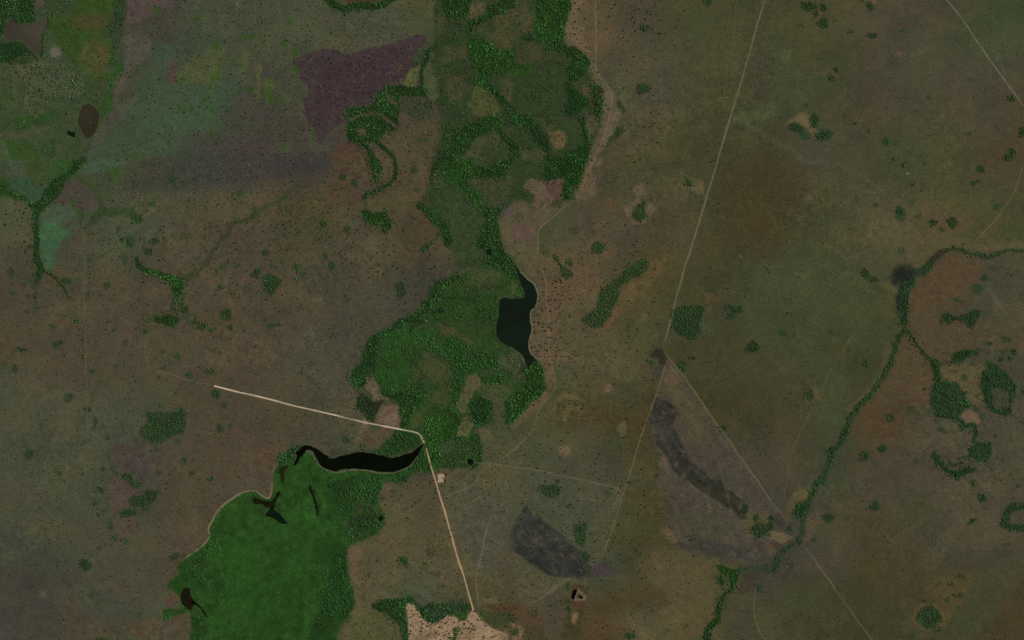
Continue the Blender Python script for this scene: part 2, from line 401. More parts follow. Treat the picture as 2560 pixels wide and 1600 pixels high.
fill(P('22', '180,-10 470,-10 470,280 640,380 480,420 390,400 405,560 340,740 260,840 120,920 60,940 200,760 330,640 290,440 240,380 155,280'), (96, 80, 60), .85, 10, 7)
fill(P('22', '260,840 120,960 0,1040 0,970 120,870'), (88, 78, 58), .6, 12, 6)
fill(Band(T('22', '640,380 800,410 920,440 1000,530 1100,560'), 50), (86, 84, 56), .5, 8, 6)
fill(Band(T('22', '1120,550 1200,430 1310,360'), 30), (86, 82, 56), .5, 8, 5)
for t, x, y, rx, ry in (('22', 500, 1240, 55, 58), ('22', 900, 640, 42, 40), ('22', 1040, 1040, 42, 65), ('22', 1350, 155, 28, 22), ('21', 1255, 1475, 28, 30),
                        ('22', 1250, 10, 30, 20), ('31', 375, 370, 40, 32), ('31', 965, 705, 30, 26), ('32', 1000, 640, 10, 10)):
    fill(E(t, x, y, rx, ry), (108, 92, 66) if ry > 33 else (90, 82, 58), .8, 9, 5)
fill(P('22', '400,760 480,700 590,700 680,780 660,860 560,850 520,960 410,960 380,850'), (100, 82, 54), .7, 10, 8)
fill(P('22', '520,860 700,820 820,900 760,1000 560,960'), (86, 70, 42), .4, 30, 10)
fill(E('22', 1000, 1160, 110, 130), (58, 68, 44), .5, 40, 12)
fill(E('22', 1120, 720, 150, 110), (60, 70, 46), .4, 40, 12)
# cutline triangle of old burn
tri = Poly(T('22', '1475,365 1620,540 1780,770 2000,1080 2310,1512') + T('23', '2310,0 2419,170') + T('33', '80,280 180,470 20,450 0,540 80,560 130,620 60,660')
           + T('23', '2419,700 2330,740 2100,760 1900,745 1700,685 1500,620 1430,470 1480,300 1400,180 1370,0') + T('22', '1380,1512 1420,1280 1340,1190 1310,960 1310,880 1370,690'))
fill(tri, (76, 68, 56), .92, 5, 4)
fill(P('22', '1400,600 1560,560 1700,780 1850,960 1830,1200 1700,1120 1580,900 1500,760 1370,720'), (80, 74, 48), .6, 26, 12)
fill(P('22', '1480,380 1580,520 1560,600 1420,600'), (94, 78, 58), .7, 12, 6)
fill(P('22', '1360,735 1450,760 1530,810 1580,880 1540,950 1510,1000 1570,1080 1620,1200 1680,1330 1760,1380 1900,1520 1640,1520 1500,1400 1430,1270 1350,1190 1330,1100 1310,960 1310,870'), (52, 50, 44), .95, 6, 5, .26)
fill(P('22', '1320,980 1500,960 1520,1060 1480,1090 1340,1080'), (64, 60, 52), .7, 12, 6)
fill(P('23', '1640,-10 1960,-10 2050,90 2180,180 2230,290 2230,370 2160,370 2050,270 1800,110'), (50, 48, 38), .95, 6, 5, .22)
fill(P('22', '1780,1390 2050,1420 2150,1512 1900,1512'), (66, 62, 52), .6, 14, 6)
fill(P('23', '1490,590 1560,590 1700,640 1780,560 2000,600 2200,640 2340,690 2250,745 2000,765 1800,735 1700,685'), (60, 57, 50), .85, 10, 6)
fill(P('23', '1480,300 1900,250 2100,450 2000,590 1780,560 1600,450'), (68, 66, 50), .6, 26, 10)
fill(P('23', '1380,460 1450,450 1560,560 1540,610 1460,550'), (98, 82, 52), .7, 8, 6)
fill(P('23', '2200,330 2290,270 2419,380 2419,520 2250,550 2200,430'), (82, 76, 44), .7, 10, 6)
fill(P('22', '1300,430 1445,430 1400,560 1330,580'), (66, 58, 50), .8, 12, 6)
fill(P('22', '1308,330 1360,265 1425,280 1472,350 1450,430 1390,415 1380,355 1312,352'), (48, 44, 37), .92, 6, 5)
fill(E('22', 1430, 1330, 50, 42), (96, 80, 60), .8, 9, 5)
fill(P('33', '80,300 130,340 180,470 110,470 60,400'), (60, 54, 48), .8, 8, 5)
fill(P('33', '20,470 140,490 240,550 130,610 20,560'), (104, 88, 60), .8, 8, 5)
fill(P('33', '40,560 130,620 200,560 230,580 100,660 0,620'), (66, 52, 44), .7, 8, 5)
fill(P('23', '2330,590 2419,560 2419,900 2330,790'), (66, 58, 50), .6, 10, 6)
fill(P('33', '0,590 60,620 80,700 20,730'), (96, 84, 60), .6, 8, 5)
# southern burn
sb = Poly(T('23', '-40,500 60,360 95,270 140,235 185,285 200,350 235,300 270,320 285,385 400,460 560,600 660,690 745,820 745,912 600,918 480,928 340,890 200,800 60,700 -10,650'))
fill(sb, (51, 51, 46), .95, 5, 4, .24)
fill(P('23', '745,820 850,768 920,800 1000,882 800,922 745,912'), (68, 59, 58), .9, 5, 4)
fill(P('13', '2330,510 2419,560 2419,680 2370,630'), (56, 52, 48), .8, 6, 5)
fill(Band(T('23', '330,480 315,600 300,760'), 6), (72, 72, 64), .5, 4, 3)
def streaks(shape, ang, amp, wide=10., long=70., seed=31):
    bx = shape.box()
    i0 = max(0, int((bx[0] - X0) / STEP)); i1 = min(len(gx), int((bx[2] - X0) / STEP) + 2)
    j0 = max(0, int((bx[1] - Y0) / STEP)); j1 = min(len(gy), int((bx[3] - Y0) / STEP) + 2)
    q = np.s_[j0:j1, i0:i1]
    c_, s_ = math.cos(math.radians(ang)), math.sin(math.radians(ang))
    u = GX[q] * c_ + GY[q] * s_ + 14 * WARPX[q]; v = -GX[q] * s_ + GY[q] * c_ + 14 * WARPY[q]
    n = fbm(u / long * wide, v, wide, seed, 3) - .5
    isl = np.clip((fbm(GX[q], GY[q], 16, seed + 1, 2) - .70) * 9, 0, 1)            # unburnt tufts left standing
    m = np.clip(.5 - shape.sdf(GX[q], GY[q]) / 8., 0, 1)
    IMG[q] *= (1 + amp * n * m)[..., None]
    k = (isl * m * .55)[..., None]
    IMG[q] = IMG[q] * (1 - k) + np.array([84, 78, 60.]) * k
streaks(sb, 38, .5)
streaks(P('22', '1360,735 1450,760 1580,880 1510,1000 1620,1200 1680,1330 1900,1520 1640,1520 1430,1270 1330,1100 1310,870'), 55, .55, seed=35)
streaks(P('23', '1640,-10 1960,-10 2180,180 2230,290 2230,370 2050,270 1800,110'), 40, .5, seed=36)
streaks(tri, 60, .18, seed=37)

# south-centre plain
fill(P('23', '820,100 1060,80 940,460 850,740 740,760 700,640 780,420'), (86, 76, 54), .5, 20, 10)
fill(P('23', '830,120 1060,80 1020,150 960,280 930,250 980,160'), (106, 94, 74), .5, 12, 8)
fill(E('23', 700, 155, 70, 20, 12), (108, 96, 76), .6, 10, 5)
fill(P('23', '1050,100 1460,100 1480,330 1400,560 1100,620 900,640 960,430'), (70, 66, 36), .55, 22, 10)
fill(P('23', '1300,640 1700,700 2100,780 1900,820 1960,1100 1960,1512 1450,1512 1400,1100 1200,850'), (92, 79, 52), .6, 40, 14)
fill(P('23', '820,1180 900,1050 1200,960 1450,1050 1500,1180 1300,1230 1000,1260 850,1250'), (72, 62, 40), .7, 30, 12)
fill(P('23', '700,1240 1000,1320 1150,1380 1050,1450 800,1512 680,1512'), (82, 66, 42), .5, 24, 10)
fill(Band(T('23', '270,1120 420,1010 540,930'), 30, 16), (108, 94, 76), .65, 7, 4)
fill(P('23', '0,700 300,900 480,940 740,930 700,1010 400,1020 200,1150 0,1050'), (84, 80, 56), .5, 18, 8)
fill(P('23', '500,1300 690,1180 690,1230 640,1330 690,1512 480,1512'), (62, 56, 34), .8, 12, 6)
fill(E('23', 625, 1090, 95, 115), (76, 54, 40), .8, 10, 8)
fill(U(Band(T('23', '640,1040 600,1080 600,1130 680,1130 690,1100 640,1060'), 22)), (110, 96, 72), .9, 4, 3)
fill(E('23', 600, 1300, 30, 55, 15), (124, 96, 68), .9, 6, 4)
fill(P('13', '2120,1200 2300,1150 2500,1160 2500,1280 2200,1240'), (80, 60, 38), .8, 12, 8)
fill(P('23', '0,1220 200,1200 290,1330 250,1400 90,1360 0,1320'), (80, 60, 40), .6, 16, 8)
fill(P('23', '0,1340 120,1400 100,1512 0,1512'), (120, 98, 72), .8, 10, 6)
fill(P('23', '80,1370 300,1380 300,1512 120,1512'), (66, 58, 40), .7, 14, 6)
fill(P('13', '2110,1180 2090,1130 2200,1110 2300,1120 2240,1160'), (104, 90, 74), .7, 10, 6)
fill(P('13', '1830,500 1900,480 1880,520'), (116, 100, 82), .6, 6, 4)
fill(P('13', '1160,130 1230,20 1300,60 1230,160 1200,300 1170,250'), (92, 76, 58), .7, 10, 5)
fill(P('13', '850,650 980,590 1000,720 930,900 1050,1000 960,980 880,900 860,760'), (100, 84, 62), .7, 14, 8)
fill(P('13', '930,1090 1010,1050 1000,1160 960,1230 930,1200'), (90, 78, 60), .6, 10, 6)
fill(P('13', '1730,860 1900,850 1900,960 1760,960'), (92, 78, 62), .5, 18, 8)
fill(P('13', '2180,430 2419,600 2419,800 2240,900 2150,700'), (84, 72, 56), .5, 24, 8)
fill(P('13', '1760,40 2419,60 2419,560 2300,880 2120,900 1980,700 1860,420'), (76, 76, 59), .75, 30, 10)
fill(P('23', '0,0 640,-10 1040,90 900,420 740,760 560,560 300,370 140,220 60,340 0,440'), (73, 74, 55), .6, 26, 10)
fill(P('22', '0,1400 640,1512 0,1512'), (74, 75, 57), .6, 14, 6)
# --- right-hand plains
fill(P('21', '2000,0 2419,-60 2419,900 2250,700 2050,800 1950,500'), (67, 56, 35), .55, 70, 20)
fill(P('31', '-20,0 300,0 420,250 200,500 100,900 -20,950'), (67, 55, 35), .5, 70, 20)
fill(P('30', '1640,640 1900,700 1900,900 1640,960'), (80, 66, 50), .3, 40, 12)
fill(Band(T('20', '2150,1120 2300,1220 2419,1290') + T('30', '200,1400 330,1500') + T('31', '500,20 700,60 900,160 1100,290'), 50), (86, 84, 62), .35, 12, 8)
fill(U(E('20', 2170, 1100, 80, 60), E('20', 2340, 1090, 80, 50), E('30', 30, 1040, 60, 60), E('30', 160, 520, 80, 60)), (82, 86, 56), .55, 16, 10)
fill(P('20', '2230,600 2419,450 2419,900 2300,960'), (70, 60, 46), .5, 26, 10)
fill(P('30', '150,1160 330,1060 380,1080 400,1180 480,1240 450,1310 330,1180'), (102, 86, 58), .8, 10, 6)
fill(P('30', '860,20 1010,-20 1040,10 1000,40 900,50'), (102, 76, 58), .7, 8, 5)
fill(E('30', 1245, 510, 40, 30), (96, 76, 56), .7, 10, 5)
fill(E('30', 600, 690, 70, 40), (90, 72, 54), .6, 10, 5)
fill(E('30', 500, 110, 40, 30), (98, 78, 62), .6, 10, 5)
fill(P('30', '2419,880 2380,900 2280,1200 2250,1400 2419,1512'), (80, 62, 40), .35, 40, 10)
fill(P('31', '1400,420 1700,500 1900,500 1950,600 1850,700 1500,720 1560,640'), (94, 74, 52), .6, 20, 8)
fill(P('31', '1300,640 1700,690 1980,780 2419,760 2419,840 2180,860 2060,890 1780,820 1600,860 1480,1000 1400,1060 1320,1000'), (90, 78, 54), .65, 18, 8)
fill(P('31', '1400,1130 1640,940 1720,880 1900,900 2050,960 2000,1150 1850,1320 1600,1400 1340,1512 1330,1250'), (88, 66, 47), .6, 24, 10)
fill(P('31', '1050,1140 1200,1200 1240,1280 1180,1260 1080,1180'), (88, 80, 50), .6, 10, 6)
fill(P('31', '2180,640 2419,560 2419,760 2300,740'), (64, 72, 42), .5, 20, 8)
fill(P('21', '1830,1250 1930,1270 1970,1330 1860,1350 1830,1380'), (96, 72, 44), .6, 9, 5)
fill(P('21', '2140,880 2190,920 2170,930 2140,910'), (106, 82, 58), .7, 4, 3)
fill(P('22', '1780,0 1880,0 1900,120 1780,150'), (66, 78, 50), .6, 18, 8)
fill(P('32', '1330,0 2419,0 2419,300 2000,260 1700,280 1560,380 1440,280 1330,90'), (84, 68, 48), .5, 22, 10)
fill(P('32', '1270,160 1330,130 1500,360 1550,480 1550,700 1520,820 1300,800 1000,780 1070,620 1180,430'), (88, 67, 48), .6, 18, 8)
fill(P('32', '1640,430 1800,410 2050,400 2010,520 2000,640 2050,780 1930,800 1780,610 1660,560'), (92, 80, 52), .65, 14, 8)
fill(P('32', '860,880 960,780 1300,830 1250,1100 900,1150 760,1100'), (82, 62, 42), .5, 22, 8)
fill(P('32', '1790,890 1910,850 2000,890 2000,990 1870,960'), (108, 86, 64), .85, 8, 5)

fill(P('32', '1300,1060 1500,920 1700,950 1880,1050 1900,1200 1600,1250 1350,1230'), (84, 76, 58), .5, 26, 10)
fill(E('32', 400, 720, 55, 60), (94, 78, 46), .6, 9, 5)
fill(E('32', 450, 690, 28, 50), (96, 74, 44), .6, 8, 5)
fill(P('32', '1120,220 1200,240 1150,420 1040,560 880,780 760,880 740,840 900,700 1030,520'), (84, 78, 50), .55, 10, 6)
fill(P('33', '260,120 400,60 370,180 280,230 180,400 150,360 180,200'), (92, 82, 50), .6, 14, 7)
fill(P('33', '380,350 480,300 500,400 430,520 350,600 340,480'), (92, 78, 54), .5, 14, 7)
fill(P('33', '1500,920 1840,860 1960,900 1850,1200 1650,1400 1420,1260 1480,1150'), (88, 72, 44), .55, 24, 8)
fill(E('33', 1520, 1290, 150, 130), (92, 74, 50), .6, 10, 6)
fill(P('33', '1950,900 2200,750 2419,700 2419,900 2250,1050 2150,1300 1900,1512 1700,1512 1880,1150'), (66, 70, 48), .5, 30, 12)
fill(P('33', '1250,120 1500,100 1600,300 1400,480 1240,330'), (64, 68, 44), .55, 36, 12)
fill(P('33', '1700,300 2150,250 2250,450 2419,500 2300,620 1900,680 1700,560'), (86, 74, 54), .45, 30, 10)
fill(P('23', '2100,1200 2280,1100 2270,1200 2300,1400 2380,1512 1980,1512 2000,1400'), (68, 64, 48), .7, 10, 7)
fill(P('23', '2120,1000 2250,880 2330,900 2310,1000 2200,1070 2110,1060'), (64, 54, 42), .8, 10, 6)
fill(P('33', '0,1000 300,940 500,1000 520,1250 300,1300 100,1200'), (66, 70, 44), .35, 40, 12)
# --- left-hand plains
fill(P('03', '0,450 200,480 420,650 700,800 800,960 620,1060 480,1000 300,900 0,600'), (62, 64, 54), .6, 40, 12)
fill(P('03', '700,1050 900,900 1050,1050 1250,1100 1200,1300 950,1350 760,1250'), (66, 72, 58), .55, 26, 10)
fill(P('03', '0,1250 100,1230 200,1400 100,1512 0,1512'), (70, 66, 62), .6, 20, 8)
fill(P('03', '1040,0 1200,0 1290,120 1200,180 1210,260 1120,320 1060,300 1020,180'), (82, 66, 58), .7, 14, 8)
fill(P('03', '1070,360 1300,340 1350,480 1200,520 1080,560'), (84, 66, 56), .5, 20, 8)
fill(P('02', '1060,1200 1300,1130 1560,1200 1620,1300 1400,1420 1100,1430 1060,1330'), (74, 64, 58), .7, 18, 8)
fill(P('03', '1550,1130 1690,1090 1690,1150 1600,1205 1550,1190'), (84, 64, 52), .8, 7, 5)
fill(P('03', '1560,1330 1700,1265 1780,1290 1805,1400 1760,1512 1350,1512 1450,1400'), (76, 68, 52), .8, 10, 5)
fill(P('03', '1250,1350 1500,1300 1480,1400 1320,1512 1230,1450'), (86, 66, 48), .6, 20, 8)
fill(P('02', '0,150 60,250 40,380 0,400'), (88, 66, 48), .6, 20, 8)
fill(P('12', '0,1160 200,1120 330,1140 200,1260 150,1400 60,1512 0,1512'), (82, 66, 50), .6, 16, 8)
fill(P('12', '300,0 1000,0 1000,420 600,600 300,500 200,200'), (74, 70, 54), .4, 50, 14)
for k, (t, x, y, rx, ry) in enumerate((('12', 500, 130, 50, 40), ('12', 430, 230, 60, 40), ('12', 530, 500, 60, 60), ('12', 330, 480, 50, 60), ('11', 900, 600, 70, 50), ('11', 600, 1320, 60, 40),
                          ('02', 345, 600, 25, 22), ('02', 190, 940, 25, 22), ('03', 400, 1080, 40, 30), ('01', 1680, 1000, 40, 40), ('01', 1740, 910, 40, 30))):
    fill(E(t, x, y, rx, ry), (78, 80, 60) if k < 6 else (88, 84, 64), .55, 14, 6)
fill(P('01', '690,680 860,700 900,860 800,920 680,870'), (82, 70, 54), .4, 14, 6)
fill(U(B('01', '690,150 850,240 930,330 970,430', 60)), (56, 66, 36), .75, 7, 5)
fill(U(B('01', '880,570 960,490 1100,480 1230,490 1310,570', 70)), (46, 62, 33), .75, 9, 6)
fill(B('01', '1740,1130 1900,1040 1950,960 2020,850 2090,760 2160,690 2200,590 2300,570 2419,520', 45), (54, 60, 36), .75, 8, 6)
fill(B('11', '0,500 120,430 240,380 330,310 400,230', 50, 30), (54, 66, 36), .75, 8, 5)
fill(B('02', '935,550 930,640 870,710 865,800', 20), (50, 68, 36), .8, 5, 4)
fill(B('02', '790,260 795,330 795,400', 22), (58, 66, 38), .7, 5, 4)
fill(B('02', '1015,1200 1030,1300 1050,1420 1100,1470', 26), (60, 66, 38), .6, 6, 4)
fill(B('03', '1040,60 1040,200 1060,350 1040,500 1000,650', 16), (86, 76, 50), .5, 5, 4)

# ------------------------------------------------------------------ scatter machinery
def scatter(shape, sp, keep=1.0, gap=0.0, seed=1, edge=9.0, jit=.5):
    """points inside a shape on a jittered lattice, thinned unevenly"""
    r = np.random.default_rng(seed)
    b = shape.box()
    x = np.arange(b[0] - 6, b[2] + 6, sp); y = np.arange(b[1] - 6, b[3] + 6, sp)
    if len(x) == 0 or len(y) == 0: return np.zeros((0, 2))
    X, Y = np.meshgrid(x, y)
    X = X + (np.arange(len(y)) % 2)[:, None] * sp / 2
    X = (X + r.uniform(-jit, jit, X.shape) * sp).ravel(); Y = (Y + r.uniform(-jit, jit, Y.shape) * sp).ravel()
    ok = (X > X0 + 4) & (X < X1 - 4) & (Y > Y0 + 4) & (Y < Y1 - 4)
    X, Y = X[ok], Y[ok]
    d = shape.sdf(X + (vnoise(X, Y, 11, 61) - .5) * edge * 2, Y + (vnoise(X, Y, 11, 62) - .5) * edge * 2)
    pr = keep * np.clip(1 - gap * 2.2 * np.clip(fbm(X, Y, 22, 63 + seed % 7, 2) - .42, 0, 1) * 2, 0.05, 1)
    if sp < 3.6: pr = pr * np.clip(ridge(X, Y) / .012, .12, 1)
    pr = pr * np.clip(.62 - d / 5.0, 0, 1)          # ragged, thinning rim
    ok = (r.random(len(X)) < pr)
    return np.stack([X[ok], Y[ok]], 1)

# ------------------------------------------------------------------ water and roads: shapes are needed before the trees
LAKES = []
def lake(name, pts, col, label, cat, bank=None, z=.3):
    p = catmull(pts, 2.5, True)
    q = p.copy()
    q[:, 0] += (vnoise(p[:, 0], p[:, 1], 7, 71) - .5) * 3.0; q[:, 1] += (vnoise(p[:, 0], p[:, 1], 7, 72) - .5) * 3.0
    LAKES.append((name, q, col, label, cat, z))
    if bank: fill(U(Poly(q)), bank, .9, 9, 3)

lake('lake', T('00', '60,230 90,180 130,190 155,240 200,230 330,215 380,180 440,130 447,180 432,290 395,330 385,380 397,450 375,520 350,527 300,480 240,450 190,375 120,405 60,380 45,340 55,280'),
     (66, 62, 51), 'murky grey-brown lake with two forked arms beside dense valley woods', 'lake')
lake('creek', T('00', '340,100 325,60 345,0 360,-60 430,-60 425,0 405,60 370,65'), (70, 65, 54), 'narrow brown creek running into the valley woods above the forked lake', 'creek')
lake('lake', T('00', '785,1000 830,978 880,1000 930,1060 937,1110 915,1200 880,1270 840,1308 795,1280 760,1210 735,1170 745,1090 760,1040'),
     (47, 44, 33), 'small lens-shaped dark brown lake at the foot of the green valley edge', 'lake', (70, 76, 44))
lake('pond', T('00', '635,1240 670,1242 705,1258 706,1300 675,1292 640,1272'), (20, 30, 18), 'tiny dark pool among shrubs beside the lens-shaped lake', 'pond')
mid = (T('21', '20,965 75,1060 130,1120 190,1170 232,1250 238,1320 212,1390 175,1425 165,1500') + T('22', '180,60 175,130 152,200 155,270 180,330 237,385 200,395 170,440 150,440 132,415 105,350 60,300 0,262')
       + T('12', '2310,200 2275,140 2270,60') + T('11', '2290,1490 2296,1400 2304,1322 2345,1303') + T('21', '0,1312 105,1300 120,1262 88,1190 62,1090'))
lake('lake', mid, (23, 31, 24), 'deep dark green lake with a narrow hooked arm beside the sandy tree-dotted shore', 'lake', (84, 84, 62))
south = T('12', '1585,1175 1530,1205 1470,1250 1380,1280 1300,1300 1230,1290 1130,1265 1000,1250 850,1270 720,1305 640,1260 570,1215 500,1185 450,1188 410,1220 365,1258 388,1284 372,1330 348,1372 380,1372 410,1312 444,1270 484,1226 525,1232 562,1285 592,1350 640,1395 700,1420 770,1436 800,1415 900,1407 1040,1412 1130,1430 1250,1437 1350,1422 1430,1387 1480,1330 1530,1275 1555,1235')
# ------------------------------------------------------------------ woods and marsh
CROWN_GAIN = 1.95
TINT = dict(br=((43, 78, 32), (37, 72, 29), (50, 80, 37)), dk=((36, 64, 33), (30, 57, 30), (42, 68, 38)), gr=((60, 74, 50), (53, 68, 46), (68, 78, 55)),
            ye=((76, 82, 38), (66, 80, 36), (58, 74, 40)), mx=((42, 75, 35), (34, 61, 32), (50, 74, 42)), bl=((36, 64, 35), (40, 69, 38), (32, 58, 32)),
            ol=((60, 70, 34), (52, 64, 32), (68, 74, 40)))
WOODS = []
def ridge(x, y): return np.abs(fbm(x + 40 * fbm(x, y, 80, 45), y, 75, 46, 3) - .5)
RIDGE = ridge(GX, GY)
def fill_lines(shape):
    """old channels winding through the wet woods: dark water and shade painted into the ground"""
    bx = shape.box()
    i0 = max(0, int((bx[0] - X0) / STEP)); i1 = min(len(gx), int((bx[2] - X0) / STEP) + 2)
    j0 = max(0, int((bx[1] - Y0) / STEP)); j1 = min(len(gy), int((bx[3] - Y0) / STEP) + 2)
    if i1 <= i0 or j1 <= j0: return
    q = np.s_[j0:j1, i0:i1]
    m = (shape.sdf(GX[q], GY[q]) < 0) * np.exp(-(RIDGE[q] / .013) ** 2) * .55
    IMG[q] = IMG[q] * (1 - m[..., None]) + np.array([24, 32, 16.]) * m[..., None]  # water and shade of the channels blended in as one dark tone
def wood(name, label, cat, pieces):
    """pieces: (shape, spacing, keep, gap, size_lo, size_hi, tint, under colour, under alpha)"""
    WOODS.append((name, label, cat, pieces))
    for (sh, sp, keep, gap, lo, hi, tint, uc, ua) in pieces:
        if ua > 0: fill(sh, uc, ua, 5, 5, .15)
        if uc[0] < 40 and ua > 0: fill_lines(sh)

DK = (28, 49, 19); DG = (34, 60, 22)  # woodland floor: dark green, with shade of the tree gaps painted in
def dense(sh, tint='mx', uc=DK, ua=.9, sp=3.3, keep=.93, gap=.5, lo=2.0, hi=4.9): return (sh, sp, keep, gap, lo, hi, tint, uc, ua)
def mid_(sh, tint='mx', uc=(48, 58, 34), ua=.5, sp=3.9, keep=.75, gap=.75, lo=1.8, hi=4.6): return (sh, sp, keep, gap, lo, hi, tint, uc, ua)
def open_(sh, tint='gr', uc=(62, 68, 44), ua=.3, sp=5.4, keep=.66, gap=.8, lo=1.5, hi=3.4): return (sh, sp, keep, gap, lo, hi, tint, uc, ua)

wood('lakeside_woodland', 'dense dark green woodland wrapped round the forked grey-brown lake', 'woodland', [
    dense(P('00', '-150,-150 345,-150 310,150 340,205 160,228 130,170 60,180 40,330 -150,350')),
    mid_(P('00', '450,-150 720,-150 690,90 650,150 460,150 440,110')),
    dense(P('00', '-150,390 60,405 190,395 300,490 350,545 300,600 150,600 -150,570'), 'bl'),
    dense(B('00', '452,140 440,290 405,340 398,450 390,530', 18))])
wood('open_woodland', 'open yellowish woodland on pale ground below the forked lake', 'woodland', [
    (P('00', '110,570 280,510 420,560 330,700 300,900 430,960 430,1060 330,1120 220,1040 240,780 130,650'), 5.2, .75, .6, 3, 5, 'ye', (84, 82, 58), .55),
    (P('00', '330,560 560,560 700,680 780,790 790,900 650,940 450,920 310,890 330,700'), 5.4, .75, .6, 3, 5, 'gr', (72, 80, 56), .6),
    open_(P('00', '560,540 700,570 860,790 1000,740 1030,900 850,980 760,900 700,680'), 'dk')])
wood('edge_woodland', 'narrow dark treeline between the green meadow and the grey-pink plain', 'woodland', [
    mid_(P('00', '1110,-100 1215,-100 1195,60 1160,260 1140,400 1070,600 1040,560 1060,420 1020,270 1060,120'), 'dk', sp=3.9, keep=.85),
    open_(P('00', '920,310 1010,270 1020,320 950,340'), 'dk')])
wood('gallery_woodland', 'thin dark tree belt along a straight stream, forking at its lower end', 'woodland', [
    dense(P('01', '810,-30 740,90 620,180 590,280 530,370 440,440 400,490 300,440 390,370 430,290 500,190 650,100 720,0'), keep=.8),
    dense(B('01', '350,440 342,600 342,800 352,950 380,1030 360,1120', 52), 'dk'),
    mid_(B('01', '360,1110 345,1220 330,1350 320,1410', 34, 18), 'dk'),
    mid_(B('01', '270,1140 340,1140', 45), 'dk'),
    dense(B('01', '390,1035 490,1080 560,1160 620,1230 660,1300', 30, 16), 'ol', keep=.8),
    open_(B('01', '660,1300 672,1400 700,1470 730,1530', 18, 12), 'dk', sp=5),
    dense(B('01', '-60,230 60,270 130,345 230,368 300,440', 40, 22), 'br')])
wood('valley_scrub', 'shrubby green valley floor round the lens-shaped lake', 'scrub', [
    open_(P('00', '400,1290 540,1300 640,1220 720,980 800,820 1000,780 1050,1000 930,1130 840,1330 820,1512 380,1512'), 'br'),
    open_(P('00', '-60,600 230,780 230,1040 120,1200 -60,1240'), 'dk', sp=9),
    mid_(P('00', '100,1190 400,1130 420,1160 180,1230'), 'br'),
    mid_(P('00', '380,1330 520,1340 540,1500 420,1470'), 'dk'),
    mid_(P('00', '850,1320 890,1260 930,1150 960,1130 900,1290 840,1420 830,1512 800,1512'), 'br')])
wood('creek_woodland', 'crooked dark wood along a dry creek in the western brown plain', 'woodland', [
    dense(B('01', '1290,930 1295,1000 1380,1040 1480,1070 1600,1115 1690,1150', 44, 60), 'br', keep=.8),
    dense(P('01', '1590,1120 1745,1120 1725,1250 1690,1300 1640,1300 1615,1200'), 'mx'),
    mid_(P('01', '1640,1290 1740,1290 1740,1340 1690,1460 1660,1520 1590,1520 1620,1420'), 'br', sp=3.9),
    dense(P('02', '1460,-30 1590,-50 1700,-10 1670,40 1600,55 1520,30 1450,20'), 'mx'),
    mid_(P('02', '1340,-20 1450,-30 1430,20 1370,30'), 'br'),
    open_(B('01', '1740,1130 1900,1040 1950,960 2020,850 2090,760 2160,690 2200,590 2300,570 2419,520', 50), 'dk', ua=0, sp=4.4)])
wood('arc_woodland', 'curved belt of dark trees hugging a brown clearing at the plain edge', 'woodland', [
    dense(B('10', '640,-30 740,45 830,88 940,60 1080,62 1200,38 1300,-30', 62), 'mx')])
wood('meander_woodland', 'looping dense wood on old river bends below the purple burn', 'woodland', [
    dense(U(Poly(K('108,468 220,458 238,430 250,398 285,376 350,368 440,378 462,410 400,418 345,412 342,482 340,545 328,566 285,576 262,592 225,612 160,618 120,604 114,560 125,530 118,500')),
            cut=(Band(K('128,522 178,498 222,492 262,502 300,526 325,544'), 34), Poly(K('283,402 320,425 342,452 320,462 295,438')), Poly(K('160,560 195,548 205,585 165,590')))), 'mx'),
    mid_(Poly(K('345,412 400,415 465,412 492,455 480,500 440,526 390,502 345,485')), 'mx', sp=3.6, keep=.85),
    dense(Band(K('150,608 200,630 222,668 232,705'), 44, 40), 'dk', keep=.85), dense(Poly(K('218,690 262,690 272,735 250,757 228,745')), 'br'), dense(Band(K('238,772 248,776'), 40), 'br'),
    dense(Band(K('236,612 290,650 320,690 330,750 318,785 280,810 230,835 190,858'), 40, 30), 'dk', keep=.7),
    mid_(Band(K('195,862 196,884'), 26), 'dk'),
    dense(P('11', '975,480 1040,465 1100,510 1220,485 1285,580 1270,640 1220,715 1190,680 1170,630 1060,600 1020,550'), 'br'),
    mid_(Poly(K('415,598 435,590 452,600 480,602 470,615 430,615')), 'dk'), open_(B('10', '1430,1110 1425,1220', 38), 'dk', sp=5), open_(P('10', '1520,1290 1590,1290 1640,1330 1560,1345 1500,1330'), 'dk', sp=5)])
wood('meadow_creek_woodland', 'thin twisting tree line around the pale green meadow beside the purple burn', 'woodland', [
    dense(B('10', '1690,450 1620,500 1590,600 1560,700 1552,770 1590,860', 44, 30), 'dk', keep=.8),
    mid_(P('10', '1460,560 1540,480 1580,510 1570,600 1500,630'), 'bl'),
    mid_(B('10', '1660,560 1700,680 1740,830 1760,960', 36), 'dk', sp=3.9)])
